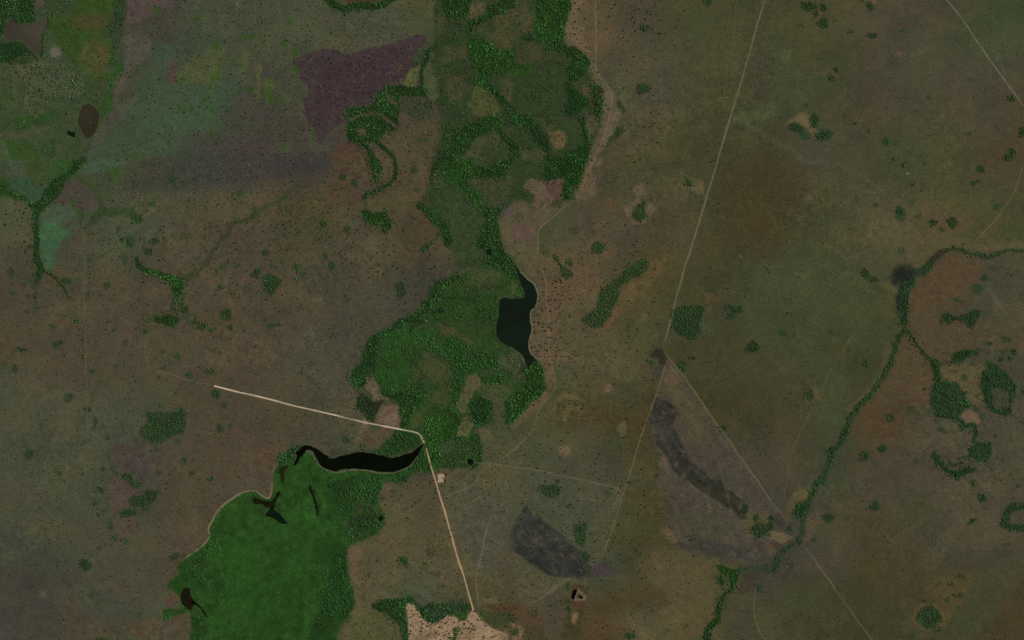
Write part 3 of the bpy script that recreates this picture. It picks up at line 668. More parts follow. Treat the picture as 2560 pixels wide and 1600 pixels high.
wood('corridor_woodland', 'long dense green wood filling the upper winding valley', 'woodland', [
    dense(P('10', '1760,60 1860,-100 2070,-100 2000,150 1900,170 1800,180'), 'mx', keep=.85),
    dense(P('10', '1990,200 2100,180 2190,130 2180,60 2260,50 2400,-50 2419,-60 2450,60 2300,130 2180,190 2060,260 2010,320'), 'mx', keep=.85),
    dense(P('10', '2000,310 2100,340 2200,400 2280,480 2360,490 2450,430 2450,640 2300,690 2220,700 2200,760 2290,860 2310,930 2200,850 2080,790 2100,700 2040,560 2010,420'), 'br', DG),
    dense(B('10', '2200,800 2290,910 2360,980 2430,1050', 40), 'dk'),
    dense(P('20', '240,-100 570,-100 535,150 495,240 490,410 420,400 330,460 280,360 200,330 230,120'), 'br', DG),
    dense(P('20', '330,440 490,410 560,440 660,480 690,540 740,580 720,660 680,700 620,740 600,770 540,770 520,660 570,560 480,490 380,470 340,500'), 'mx'),
    dense(P('20', '90,345 240,325 280,350 180,385 100,385'), 'dk')])
wood('valley_scrubland', 'mottled scrub and scattered trees on brown patches of the winding valley', 'scrub', [
    mid_(U(P('10', '1700,630 1850,600 2060,640 2095,720 2040,940 1990,1010 1850,1060 1760,960 1700,760'), cut=(P('10', '1800,690 1950,690 1990,820 1950,960 1840,940 1780,820'),)), 'dk', sp=5.2),
    open_(P('10', '1800,690 1950,690 1990,820 1950,960 1840,940 1780,820'), 'ol', ua=0, sp=4.4),
    mid_(P('10', '1690,300 1760,190 1990,220 2000,330 1940,420 1900,450 1760,420 1700,420'), 'dk', sp=5.6),
    open_(P('10', '1790,440 1990,430 2000,570 1800,590'), 'ol', ua=0, sp=4.4),
    mid_(P('20', '160,-50 240,-50 230,90 160,110'), 'dk'),
    open_(P('10', '2060,290 2260,340 2250,120 2400,60 2419,430 2280,470'), 'ol', ua=0, sp=4.4),
    open_(P('20', '20,400 280,400 320,590 20,600'), 'ol', ua=0, sp=4.4),
    open_(P('20', '60,740 500,620 520,760 480,1000 300,950 60,950'), 'dk', ua=0, sp=5.2),
    mid_(P('20', '110,870 260,860 320,980 220,1010 120,920'), 'dk', ua=.3),
    mid_(B('20', '340,680 370,800 350,960 300,1060 340,1180', 40), 'dk', ua=.4),
    open_(P('20', '340,500 560,460 560,560 500,640 360,620'), 'dk', ua=0, sp=4.4),
    open_(P('20', '380,1150 620,1180 680,1330 620,1400 480,1480 360,1440 380,1300'), 'dk', ua=0, sp=5.2),
    open_(P('10', '2100,1400 2300,1250 2450,1330 2450,1530 2080,1530'), 'ol', ua=.2, sp=5.6),
    open_(P('20', '0,1190 160,1240 240,1400 40,1520 0,1400'), 'dk', ua=0, sp=4.4),
    open_(P('11', '2000,200 2419,150 2419,420 2250,450 2130,330'), 'dk', ua=0, sp=5.5)])
wood('horseshoe_woodland', 'horseshoe-shaped dense wood curling round a scrubby clearing', 'woodland', [
    mid_(P('10', '1820,1040 2000,1010 2015,1060 1900,1130 1960,1180 1850,1290 1830,1440 1760,1512 1740,1400 1760,1200'), 'mx', sp=3.9, keep=.85),
    dense(P('10', '1850,1290 1960,1200 2120,1120 2180,1095 2330,1105 2300,1210 2080,1300 1990,1420 1930,1490 1830,1440'), 'br', (28, 52, 22)),
    mid_(P('10', '2330,1100 2430,1050 2460,1190 2320,1220'), 'dk'),
    dense(B('10', '2300,1240 2380,1330 2419,1370', 50), 'dk'),
    dense(P('10', '1740,1420 1860,1450 1920,1512 1740,1512'), 'mx')])
wood('east_fringe_woodland', 'broken dark wood following the sandy track on the valley side', 'woodland', [
    dense(P('20', '510,780 560,790 600,860 640,890 720,930 735,990 680,1020 600,1060 520,1090 490,1060 530,960'), 'dk', keep=.75),
    dense(P('20', '745,780 845,795 858,920 850,1010 820,1080 780,1000 750,900'), 'mx', (44, 36, 24)),
    dense(E('20', 812, 1095, 24, 26), 'br'),
    dense(P('20', '600,1110 680,1125 705,1250 735,1400 720,1500 690,1530 480,1530 500,1450 620,1400 680,1330 670,1230 640,1140'), 'mx', keep=.82),
    dense(P('21', '330,-30 695,-30 685,120 610,230 555,370 490,370 480,260 505,150 400,180 330,190 300,120'), 'br'),
    dense(P('20', '-20,1000 40,1090 120,1075 190,1115 260,1210 345,1340 352,1460 290,1430 240,1350 160,1240 100,1180 -20,1180'), 'mx'),
    mid_(P('20', '80,1375 240,1365 240,1400 90,1405'), 'dk'), dense(P('20', '-20,1330 70,1380 50,1470 -20,1520'), 'br'),
    open_(P('20', '700,1260 830,1250 800,1380 740,1420'), 'gr'),
    open_(B('20', '850,800 950,860 1010,930', 40), 'dk', sp=5)])
wood('lower_corridor_woodland', 'dense dark wood running down the valley to the hooked lake arm', 'woodland', [
    dense(P('11', '1770,60 1850,-20 2050,-20 2070,90 2050,160 2000,190 2000,260 2130,310 2140,400 2110,440 2030,350 1930,270 1850,230 1760,150'), 'br', DG),
    dense(P('11', '2060,80 2200,60 2419,-20 2350,150 2180,175 2060,150'), 'mx', keep=.8),
    dense(P('11', '1650,60 1720,-10 1790,-10 1700,100 1660,215 1630,180'), 'ol', keep=.75),
    dense(P('11', '2110,430 2200,440 2330,465 2275,530 2280,650 2320,800 2380,920 2430,960') .__class__(T('11', '2110,430 2200,440 2330,465 2275,530 2280,650 2320,800 2380,920 2419,950') + T('21', '40,985 70,1080 100,1200 0,1110') + T('11', '2330,1050 2230,1000 2170,950 2180,860 2080,830 2080,740 2160,660 2170,570 2130,500')), 'mx'),
    dense(B('11', '1540,440 1640,490 1700,560 1780,640 1810,770', 60, 76), 'dk', keep=.8),
    mid_(B('11', '1730,200 1680,310 1620,390', 36), 'br')])
wood('valley_meadow_scrub', 'thin scrub over the green valley meadow west of the lower wood', 'scrub', [
    open_(P('11', '1640,400 1720,220 1900,260 2100,430 2160,600 2080,720 2150,950 1900,1000 1860,870 1800,760 1700,560'), 'br', ua=0, sp=5.2),
    mid_(P('11', '1900,280 1990,300 2060,400 2000,430 1920,400'), 'dk', ua=.3),
    open_(P('11', '1850,780 1920,760 1920,960 1860,930'), 'br', sp=5.5)])
basin_w = [
    dense(P('11', '1690,1160 1800,1120 1930,1080 1945,1100 1880,1150 1780,1180 1770,1260 1740,1370 1660,1400 1600,1430 1560,1530 1380,1530 1560,1420 1570,1350 1640,1330 1640,1230 1690,1200'), 'mx'),
    dense(P('12', '1360,-20 1450,-20 1400,50 1290,110 1180,140 1160,230 1170,300 1130,400 1130,480 1050,510 1040,600 960,660 930,640 895,560 910,490 1000,420 1030,250 1060,180 1170,110 1280,70'), 'mx')]
wood('basin_rim_woodland', 'dark tree rim along the upper edge of the bright green basin', 'woodland', basin_w)
wood('basin_woodland', 'bright green lush thickets and woods filling the basin below the hooked lake', 'woodland', [
    (P('12', '1190,110 1720,90 1760,200 1740,330 1560,270 1490,400 1480,520 1520,640 1380,640 1250,670 1170,620 1140,520 1200,300'), 3.8, .75, .6, 1.8, 3.6, 'br', DG, 0),
    dense(P('12', '1370,680 1560,590 1600,700 1560,820 1480,850 1460,1010 1370,1030 1365,900 1330,760 1220,735 1180,690 1250,675'), 'mx'),
    dense(P('12', '1000,690 1090,760 1220,765 1160,860 1110,965 1050,940 1040,890 945,830 945,740'), 'dk', (34, 40, 22)),
    dense(P('12', '1640,900 1700,840 1830,830 1910,920 1920,1000 1890,1100 1760,1150 1720,1250 1740,1370 1680,1400 1620,1300 1610,1180 1570,1100 1600,1020'), 'br', DG),
    dense(P('12', '1760,180 1900,150 2000,210 2080,300 2300,330 2290,430 2200,450 2050,470 1960,520 1950,600 1920,760 1880,780 1850,600 1860,440 1770,360'), 'mx', DG),
    mid_(P('12', '1400,250 1560,150 1720,200 1760,350 1600,300 1500,420 1400,330'), 'dk'),
    mid_(P('12', '2010,500 2280,430 2310,340 2430,330 2430,520 2300,500 2150,530'), 'gr', ua=.2),
    dense(P('12', '2105,545 2200,545 2365,510 2330,612 2200,590'), 'br'),
    dense(P('12', '2000,800 2080,700 2160,740 2240,780 2230,880 2150,960 2070,1010 2050,900'), 'bl', keep=.8),
    mid_(P('12', '1880,1110 2060,1095 2110,1150 2120,1280 2000,1290 1880,1400 1760,1400 1740,1300 1850,1260'), 'mx', sp=3.9, keep=.85),
    dense(B('12', '2085,1090 2120,1200 2112,1320 2060,1390', 36), 'dk'),
    open_(P('12', '1480,450 1560,300 1700,360 1860,430 1860,600 1850,780 1620,790 1500,600'), 'br', ua=0, sp=4.8),
    open_(P('12', '2090,600 2419,610 2419,900 2260,960 2200,780 2080,700'), 'dk', ua=0, sp=5.2),
    mid_(P('12', '1480,600 1560,600 1590,700 1520,720'), 'dk'),
    open_(P('12', '1480,860 1640,820 1620,960 1560,1030 1450,1030'), 'br', ua=0, sp=4.4),
    dense(P('22', '140,440 240,385 285,430 292,540 332,640 270,720 160,760 110,860 50,930 -10,965 -10,700 100,660 130,560'), 'br'),
    mid_(P('22', '-20,290 90,330 130,420 120,560 -20,620'), 'gr', ua=.1),
    dense(P('12', '2340,800 2430,700 2430,970 2380,960'), 'dk'),
    mid_(P('11', '1780,1200 1960,1130 2060,1250 2280,1270 2270,1512 1560,1512 1740,1390'), 'br', DG, .4, sp=5.5),
    mid_(B('11', '2000,1220 2120,1230 2200,1180 2240,1160', 50), 'dk'), mid_(B('11', '1980,1130 2010,1250 2090,1330', 34), 'dk'),
    open_(P('11', '2020,1040 2180,1000 2330,1070 2280,1150 2110,1180'), 'gr', ua=0, sp=5.2),
    dense(B('11', '2280,1290 2282,1512', 16), 'bl'), dense(B('12', '2285,0 2265,60 2270,140 2305,205 2400,265', 14), 'ol'),
    dense(B('21', '70,1190 118,1250 112,1300 0,1306', 18), 'mx')])
wood('lakeside_thicket_belt', 'dense green bush belt around the long black lake and the road bend', 'woodland', [
    dense(P('12', '1090,1235 1180,1200 1290,1080 1310,1035 1400,1050 1530,1085 1565,1180 1500,1215 1380,1265 1270,1285 1150,1255'), 'mx', DG),
    mid_(P('12', '720,1225 800,1205 880,1230 1000,1235 1090,1225 1110,1250 850,1260 720,1290'), 'dk', sp=3.9),
    dense(P('12', '1480,1345 1540,1275 1595,1200 1640,1340 1672,1440 1560,1408 1450,1480 1440,1530 1250,1530 1420,1405'), 'mx', DG),
    dense(P('12', '200,1300 370,1205 450,1185 400,1225 350,1280 380,1290 350,1370 300,1370 230,1390 200,1360'), 'mx'),
    mid_(B('12', '480,1225 545,1290 600,1370 700,1428 770,1442', 26), 'gr', (104, 96, 78), .6)])
def under(sh, sp=4.0, keep=.6, tint='dk'): return (sh, sp, keep, .85, 1.4, 4.0, tint, (60, 66, 40), 0)
fill_lines(basin)
wood('valley_undergrowth', 'fine dark undergrowth spread over the winding valley floor', 'scrub', [under(midvalley), under(basin, 3.8, .65, 'br'), under(valley, 5.0, .4, 'mx')])
marsh = Poly(T('12', '150,1530 200,1350 370,1290 400,1300 480,1230 560,1290 620,1400 770,1440 1050,1418 1250,1442 1430,1395 1500,1440 1300,1512')
             + T('13', '1230,0 1160,90 1145,180 1200,320 1220,400 1150,520 980,580 850,650 850,760 880,940 920,1080 930,1200 820,1340 760,1512 740,1660')
             + T('03', '1780,1660 1790,1512 1810,1420 1795,1290 1760,1245 1560,1330 1530,1320 1545,1225 1690,1215 1710,1150 1650,1050 1570,1000 1700,870 1670,840 1720,760 1900,640 1978,530 1985,430 2105,260 2305,115 2419,110')
             + T('13', '0,110 120,180 165,90 160,0'))
marsh2 = Poly(T('12', '400,1300 480,1230 560,1290 620,1400 770,1440 1050,1418 1250,1442 1300,1512 150,1530 230,1390'))
fill(marsh, (38, 69, 26), .97, 6, 5, .3)
fill(P('03', '1900,660 2300,500 2419,600 2419,1100 2250,1400 2100,1500 2000,1150 2000,900'), (40, 74, 27), .7, 40, 14)
fill(P('13', '100,400 500,480 700,700 500,900 300,800 100,620'), (38, 69, 28), .6, 40, 14)
fill(P('13', '-20,800 300,850 500,1000 400,1300 100,1512 -20,1512'), (36, 67, 26), .6, 40, 14)
fill(P('13', '560,560 760,520 840,700 880,1000 860,1300 700,1512 480,1512 640,1150 700,900'), (31, 59, 23), .7, 40, 14)
fill(P('03', '1980,900 2100,820 2160,950 2130,1100 2050,1200'), (28, 52, 22), .5, 26, 10)
fill(P('13', '850,420 1010,170 1040,150 960,330 930,480 880,550'), (64, 62, 40), .7, 10, 6)
fill(P('13', '1000,250 1040,180 1150,260 1130,330 1020,330'), (72, 68, 54), .5, 12, 6)
fill(Band(T('03', '2060,760 2100,900 2140,960 2140,1030 2070,1100 2080,1170'), 26), (50, 78, 36), .8, 6, 5)
fill(Band(T('03', '2150,1200 2170,1260 2120,1340'), 30), (54, 80, 38), .6, 8, 5)
wood('marsh_vegetation', 'broad bright green swamp vegetation south of the long black lake', 'marsh', [
    (marsh, 3.8, .6, .85, 1.6, 3.2, 'br', DG, 0),
    dense(P('03', '1670,840 1720,760 1900,650 1960,700 1880,800 1960,900 1940,1010 1830,1000 1720,960 1700,880'), 'mx', DG, .5),
    dense(P('03', '2380,150 2419,130 2419,210 2400,220'), 'dk'),
    mid_(P('03', '1555,1225 1690,1215 1770,1245 1640,1275 1550,1335'), 'br'), mid_(P('03', '1570,1000 1650,960 1640,1040 1590,1050'), 'br'),
    dense(P('03', '1780,1250 1860,1180 1950,1280 1960,1400 1900,1500 1810,1512 1820,1400'), 'mx', DG, .4),
    dense(P('03', '1950,560 2100,500 2060,700 1940,660'), 'br', DG, .3)])
wood('marsh_edge_woodland', 'dark trees along the eastern edge of the green swamp', 'woodland', [
    dense(P('13', '870,420 900,360 1000,340 1040,230 1150,300 1200,340 1215,400 1150,510 1000,550 870,590'), 'mx', (36, 52, 28), .7, keep=.75),
    dense(P('13', '680,30 900,-30 1200,-20 1150,90 1135,260 1040,220 1020,130 930,240 860,330 740,200'), 'dk', DK, .5, keep=.8),
    dense(P('13', '780,600 860,640 850,760 880,940 920,1090 925,1200 840,1310 780,1200 800,950 760,760'), 'dk', DK, .5, keep=.85),
    dense(B('13', '520,60 560,150 585,260 590,340', 22), 'dk'),
    mid_(P('13', '700,700 780,650 800,950 760,1250 660,1512 500,1512 640,1100'), 'dk', DK, .3)])
wood('road_end_woodland', 'dark bushy wood ringing the pale sand where the road ends', 'woodland', [
    dense(P('13', '1530,1190 1600,1190 1640,1175 1780,1170 1850,1165 2030,1165 2045,1215 1990,1240 1870,1255 1800,1290 1720,1345 1640,1345 1580,1310 1560,1260'), 'mx', (36, 48, 30), .85, keep=.8),
    dense(P('13', '1440,1090 1520,1150 1570,1260 1600,1330 1540,1280 1500,1190 1440,1150 1400,1130'), 'dk', keep=.8),
    dense(P('13', '1080,1190 1200,1125 1420,1115 1450,1150 1412,1180 1412,1260 1450,1530 1390,1530 1340,1350 1230,1270 1150,1240'), 'mx', keep=.8),
    mid_(P('13', '850,1530 930,1330 1080,1240 1230,1280 1340,1350 1390,1530'), 'gr', (74, 76, 46), .7, sp=6.5),
    dense(P('13', '1930,1375 1875,1530 1830,1530 1880,1400'), 'mx'),
    mid_(P('13', '2090,1240 2160,1250 2300,1250 2430,1260 2430,1340 2280,1385 2190,1340'), 'mx', sp=5),
    open_(P('13', '2060,1180 2300,1200 2400,1220 2419,1260 2100,1250'), 'dk', ua=0, sp=5.2),
    mid_(P('13', '1180,990 1330,990 1420,1030 1480,1090 1400,1110 1230,1060'), 'ol', ua=.2, sp=7)])
fill(P('13', '1418,1185 1440,1165 1470,1170 1515,1195 1560,1290 1610,1340 1720,1355 1800,1290 1865,1262 1925,1340 1990,1330 2000,1265 2060,1232 2100,1290 2240,1400 2300,1430 2375,1460 2385,1660 1450,1660 1430,1330'), (146, 122, 95), .97, 4, 3, .06)
fill(P('13', '1870,1258 2015,1240 1995,1312 1935,1335 1900,1300'), (46, 68, 30), .9, 4, 3)
fill(P('13', '1930,1375 1875,1600 1830,1600 1880,1400'), (50, 62, 34), .8, 5, 4)
fill(P('13', '1480,1450 1700,1400 1760,1450 1640,1500 1500,1560'), (92, 84, 58), .5, 14, 10)
fill(P('13', '1960,1400 2080,1380 2060,1512 1940,1512'), (108, 94, 66), .6, 12, 10)
fill(E('13', 2350, 1470, 40, 60), (110, 92, 70), .6, 12, 8)
# eastern gallery stream
wood('stream_woodland', 'long narrow dark green tree belt along the eastern stream', 'woodland', [
    dense(B('31', '2450,850 2290,850 2180,890 2070,930 2000,895 1900,880 1780,840 1700,850', 32, 28), 'dk', (42, 56, 34), .8, keep=.7, gap=.8),
    mid_(B('31', '1700,850 1640,870 1570,930', 40, 60), 'dk', (52, 44, 34), .8),
    dense(B('31', '1560,960 1520,1010 1450,1070 1350,1080', 64, 80), 'bl', (40, 54, 34), .9, keep=.6),
    dense(B('31', '1330,1140 1290,1200 1280,1300 1275,1400 1280,1512', 110, 80), 'bl', (38, 54, 34), .9, keep=.7),
    dense(B('32', '1290,-20 1290,90 1240,160 1200,280 1150,430 1060,570 960,720 840,830', 40, 50), 'dk', (40, 54, 32), .8, keep=.75, gap=.7),
    dense(B('32', '840,830 780,930 720,1080 680,1180 600,1250 560,1400 500,1530', 64, 52), 'dk', (40, 54, 32), .8, keep=.72, gap=.8),
    dense(B('33', '495,-20 420,120 370,230 335,350 320,480 290,570', 50, 40), 'dk', (40, 54, 32), .8, keep=.75, gap=.7),
    dense(E('33', 300, 285, 52, 62), 'mx'),
    dense(B('33', '290,570 220,620 130,680 80,760 50,860', 42, 56), 'dk', (42, 58, 34), .8, keep=.65, gap=.8)])
fill(E('31', 1270, 1095, 100, 100), (34, 36, 31), .97, 22, 12)
fill(E('31', 1245, 1350, 48, 72), (40, 42, 35), .92, 18, 10)
fill(B('31', '1640,880 1560,940', 55), (48, 40, 32), .7, 10, 5)
wood('lower_stream_woodland', 'tree belt bending round the old burn corner and leaving along a thin stream', 'woodland', [
    dense(P('23', '1915,800 1990,810 2100,840 2150,850 2130,940 2085,1040 2050,1060 2060,980 2040,900 1960,870'), 'br', keep=.85),
    mid_(P('23', '2100,840 2200,820 2330,820 2430,800 2430,870 2300,880 2150,900'), 'bl', sp=5),
    dense(B('23', '2080,1030 2000,1090 1960,1180', 24, 36), 'mx'),
    dense(B('23', '1960,1180 1940,1320 1860,1400 1835,1540', 50, 70), 'bl', keep=.7),
    dense(E('23', 1980, 950, 30, 38), 'bl')])
wood('branch_woodland', 'irregular dark wood widening beside a side branch of the eastern stream', 'woodland', [
    dense(B('32', '1330,110 1380,210 1440,280 1510,350 1560,395', 26), 'dk', keep=.85),
    mid_(B('32', '1560,405 1720,410 1790,385', 40), 'bl', sp=5),
    dense(P('32', '1760,300 1850,288 1980,288 2005,322 1900,345 1830,395 1750,385'), 'bl'),
    dense(P('32', '1535,390 1590,400 1640,500 1645,590 1580,590 1550,470'), 'bl'),
    dense(P('32', '1565,600 1680,578 1775,590 1850,690 1925,810 1840,860 1775,915 1700,900 1620,880 1530,830 1528,700'), 'bl', (40, 56, 32), keep=.72),
    dense(B('32', '1590,890 1700,912 1780,925 1850,990 1950,1000 1958,1080 1940,1140', 28, 34), 'bl', keep=.8),
    mid_(P('32', '1930,820 2000,850 2000,880 1930,850'), 'dk'), mid_(P('32', '1780,1000 1880,1000 1890,1060 1810,1050'), 'dk')])
wood('ring_woodland', 'pear-shaped wood with a thin brown hollow east of the side stream', 'woodland', [
    dense(U(P('32', '2050,380 2130,425 2230,475 2300,540 2335,600 2335,690 2290,800 2290,900 2200,905 2100,860 2050,770 2005,640 2005,530 2060,470'), cut=(P('32', '2120,640 2230,640 2280,720 2270,840 2190,860 2110,780'),)), 'bl', (38, 56, 30), keep=.78),
    mid_(P('32', '2120,640 2230,640 2280,720 2270,840 2190,860 2110,780'), 'dk', (58, 62, 40), .5, keep=.6)])
wood('horned_woodland', 'tattered ring of wood with one solid end, farthest along the side stream', 'woodland', [
    dense(P('32', '1960,1140 2050,1170 2100,1150 2115,1250 2085,1335 1980,1335 1880,1290 1920,1200'), 'bl', (38, 54, 30), keep=.8),
    dense(B('32', '1565,1245 1600,1340 1690,1425 1780,1465 1880,1425 1940,1420', 34, 60), 'bl', keep=.75),
    mid_(P('32', '1600,1260 1720,1290 1900,1290 1960,1380 1860,1390 1700,1400 1620,1330'), 'dk', ua=.15),
    mid_(B('32', '2050,1335 2120,1415', 22), 'dk')])

lake('lake', south, (13, 17, 13), 'long curved black lake beside the road bend and the green swamp', 'lake', (58, 62, 42))
lake('marsh_pool', T('12', '218,1400 262,1378 305,1372 300,1398 266,1430 270,1470 262,1530 240,1530 225,1460'), (34, 36, 23), 'thin brown pool in the bushes at the head of the swamp', 'pool')
lake('marsh_pool', T('13', '-20,165 60,190 130,200 160,188 190,130 220,98 232,128 195,190 166,268 100,262 50,230 -20,222'), (26, 28, 18), 'dark brown forked pool against the swamp bank', 'pool')
lake('marsh_pool', T('13', '90,330 120,285 152,262 182,290 240,340 292,412 240,408 180,370 110,342'), (18, 26, 18), 'black weedy pool lying across the upper swamp', 'pool')
lake('marsh_pool', T('03', '1712,1070 1750,1022 1792,1022 1797,1090 1838,1150 1800,1232 1770,1220 1730,1180 1705,1120'), (30, 27, 21), 'small brown-black pool at the western swamp edge', 'pool')
lake('marsh_creek', T('03', '1825,1140 1900,1195 1965,1290 1955,1300 1890,1215 1820,1165'), (24, 32, 20), 'thin dark creek leaving the western swamp pool', 'creek')
lake('marsh_creek', T('13', '495,60 520,60 552,150 576,240 586,340 574,345 560,250 535,165 500,90'), (20, 30, 18), 'slender dark channel cutting through the swamp below the black lake', 'creek')
lake('pond', T('13', '1160,345 1180,335 1200,348 1200,375 1180,390 1158,378'), (16, 24, 14), 'tiny round black pond against the swamp edge woods', 'pond')
lake('pond', T('23', '572,1045 600,1032 612,1042 602,1080 588,1128 568,1125 560,1100 566,1070'), (10, 10, 8), 'black water in the excavated pit beside the southern burn', 'pond')
lake('pond', T('23', '620,1095 650,1092 672,1110 665,1125 635,1122'), (24, 26, 18), 'dark puddle inside the pale loop of the excavated pit', 'pond')
lake('marsh_pool', T('12', '1995,1335 2012,1310 2040,1318 2055,1345 2040,1372 2010,1370'), (20, 24, 20), 'blackish wet hollow inside the ring of trees by the basin corner', 'pool')
lake('pond', T('11', '2180,850 2200,840 2225,850 2222,890 2200,905 2180,895'), (24, 34, 20), 'small dark pool hidden in the lower valley wood', 'pond')
LAKE_P = [Poly(l[1][::3]) for l in LAKES]

# ------------------------------------------------------------------ thickets (countable groves)
TH = []
def thicket_rows(tile, rows, fl='d'):
    for tok in rows.split(';'):
        tok = tok.strip()
        if not tok: continue
        k = fl
        if tok[-1].isalpha(): k = tok[-1]; tok = tok[:-1].strip()
        v = [float(q) for q in tok.split(',')]
        while len(v) < 5: v.append(v[2] if len(v) == 3 else 0)
        TH.append((E(tile, *v), k))
thicket_rows('20', '1250,265,42,28; 1235,835,66,46; 1850,15,38,24; 1030,1010,30,62,-20 d; 890,990,18,14 s; 1085,840,20,18 s; 855,1190,22,14 s')
thicket_rows('30', '385,60,72,40; 525,70,28,32; 452,122,18,30; 520,220,48,42,40; 310,245,28,24 s; 880,2,25,20; 955,60,48,32,30; 985,340,48,22,-8; 830,430,36,32 s; 645,660,22,22; 590,725,30,22,35; 495,740,18,14 f; 270,1210,66,50,10; 345,1285,56,42 f; 440,1150,42,72,-10; 530,1270,76,52,-15; 360,1000,28,22 f; 725,1090,16,20 f; 1300,930,18,30 s; 1525,915,20,19 f; 1930,760,20,22 f; 2305,932,37,36; 2412,1240,32,48; 1115,1345,28,42; 1205,1340,32,32 s; 1885,1265,46,26 s; 2310,1428,30,28; 2280,1482,40,30,-20; 780,300,20,14; 820,1165,12,10; 950,1235,14,12; 1190,1506,18,12; 630,190,16,16 f; 1265,290,30,18 f')
thicket_rows('31', '2015,82,40,38; 1940,215,22,22; 1985,195,18,14; 1280,36,26,20; 1370,230,22,14; 1365,392,28,26 s; 1252,475,44,34; 1258,535,50,44 f; 1020,425,25,20 f; 1560,597,30,36; 1740,590,44,50; 2160,445,36,32 f; 845,370,32,24 s; 1640,655,18,12; 1265,855,28,26 s; 925,1075,42,42; 1005,1125,42,18,10; 2050,1120,28,28; 1975,1217,50,44 f; 1775,1318,36,24 f; 1840,1330,20,18 s; 165,1360,24,20 s; 170,1452,26,20 s; 12,1045,20,36 s; 1455,295,16,18 s; 2275,760,20,14 s; 345,1485,16,12 s; 1325,127,20,16 s; 1425,540,24,14 s')
thicket_rows('32', '145,112,28,28; 592,115,26,18 f; 930,425,24,28; 395,710,36,50; 430,810,14,14 s; 1380,852,66,24,35 s; 1160,922,34,42,-25; 1080,1215,40,36; 910,1288,36,46; 1855,550,34,28 f; 1940,415,28,22 f; 2245,182,42,34 f; 2090,220,24,20; 2230,305,24,20 f; 2325,295,28,28; 2205,372,22,22; 2285,360,22,18; 1480,650,18,16; 1480,515,14,12 f; 1595,962,28,22 f; 1650,1048,46,26,25 f; 1410,1330,28,24 f; 1490,1270,26,30 s; 2030,912,32,24 f; 2155,1087,16,16; 2210,1322,14,12 f; 2415,680,16,32; 10,440,20,26 s; 1330,272,18,14 f; 1740,1045,20,20 s; 1980,720,18,16 f; 1540,865,24,20 f; 1780,490,18,16 s')
thicket_rows('33', '572,362,50,42; 1940,25,26,30; 2020,170,38,38; 1925,390,46,22,-30; 435,565,18,16; 235,800,16,20; 1820,905,34,26; 1735,985,20,16; 1820,1100,26,24; 1695,1140,24,20; 1480,1140,22,14; 1560,1150,14,10; 1760,1082,14,14; 1255,1290,16,12 f; 2260,612,32,18 s; 2360,50,16,18 f; 25,435,38,38; 28,365,24,22; 200,466,24,18; 15,520,22,18 s; 1355,1470,22,22 f; 1620,985,14,10; 1745,1340,34,18 s; 1810,1212,24,14 f; 1615,1410,20,8; 215,445,30,26 s')
TH.append((Poly(T('33', '1018,178 1045,210 1050,250 1062,285 1000,282 960,275 965,240 1000,210')), 'd'))
TH.append((Poly(T('33', '1400,1280 1440,1215 1510,1185 1590,1210 1650,1290 1640,1340 1580,1390 1520,1408 1460,1380 1410,1330')), 'd'))
TH.append((Union([Band(T('33', '2430,245 2300,255 2260,330 2225,400 2290,445 2450,460'), 66)]), 'd'))
thicket_rows('23', '550,245,42,28 s; 430,10,20,18; 705,730,30,56,-20; 1710,555,62,38 s; 2335,480,74,72; 2308,360,22,30; 2210,270,20,32,-20; 1120,1475,56,32; 520,1160,46,70 s; 220,1265,36,36 s; 35,1430,34,44; 1480,1430,18,14 f; 1100,25,24,18 f; 720,860,36,70 s; 690,1020,50,20 s; 525,1010,26,30; 2330,1015,18,22; 1720,718,12,12; 1640,1375,26,16 s; 540,1215,22,22; 20,1310,30,40 s; 900,130,40,30 s')
TH.append((Poly(T('23', '255,60 300,35 340,50 400,35 450,60 460,110 440,150 390,172 330,160 280,110')), 'd'))
TH.append((Poly(T('23', '595,410 640,420 690,400 722,430 700,470 690,540 690,620 660,645 620,600 580,520 590,450')), 'd'))
thicket_rows('22', '1605,437,42,46; 1710,355,22,18; 1330,405,26,20; 1998,1022,24,28; 2058,1085,22,12 s; 1290,380,12,10 s')
TH.append((Poly(T('22', '2195,250 2250,220 2290,180 2310,205 2345,255 2320,300 2270,310 2210,285')), 'd'))
TH.append((Union([Band(T('22', '450,940 440,850 500,780 590,780 650,800'), 74, 52)]), 's'))
TH.append((Poly(T('21', '1160,970 1220,930 1270,930 1305,980 1290,1020 1200,1095 1090,1145 1000,1215 1010,1310 960,1400 930,1470') + T('22', '890,0 860,50 780,75 720,50 670,0') + T('21', '690,1470 800,1400 825,1250 880,1190 960,1150 1080,1030')), 'd'))
TH.append((Poly(T('21', '1505,1420 1560,1400 1640,1380 1700,1370 1800,1385 1815,1440 1790,1500') + T('22', '1780,60 1740,180 1660,180 1590,140 1520,70 1505,0')), 'd'))
TH.append((Poly(T('21', '1225,365 1262,400 1262,470 1268,530 1240,560 1180,585 1135,530 1150,460 1210,415')), 'd'))
TH.append((Poly(T('21', '1615,140 1650,150 1690,190 1722,222 1680,255 1620,232')), 'd'))
thicket_rows('21', '815,830,72,56,-25; 960,190,56,28,-30 s; 412,920,26,32; 330,880,42,34 s; 540,975,28,36; 2070,1405,50,28,20; 2142,1412,34,34; 2080,1478,30,32; 1868,1225,42,28 s; 70,535,48,38 s; 785,95,24,56,10 s; 580,660,50,40 s; 435,960,10,40,-30; 1225,980,0.1,0.1 s; 250,1060,20,14 f; 540,845,16,12 s; 100,310,60,40 s; 440,420,50,26,-25 s')
TH = [q for q in TH if not (isinstance(q[0], Ell) and q[0].rx < .5)]
TH.append((Poly(T('21', '455,1000 500,1020 560,1060 570,1110 520,1120 480,1080')), 'd'))
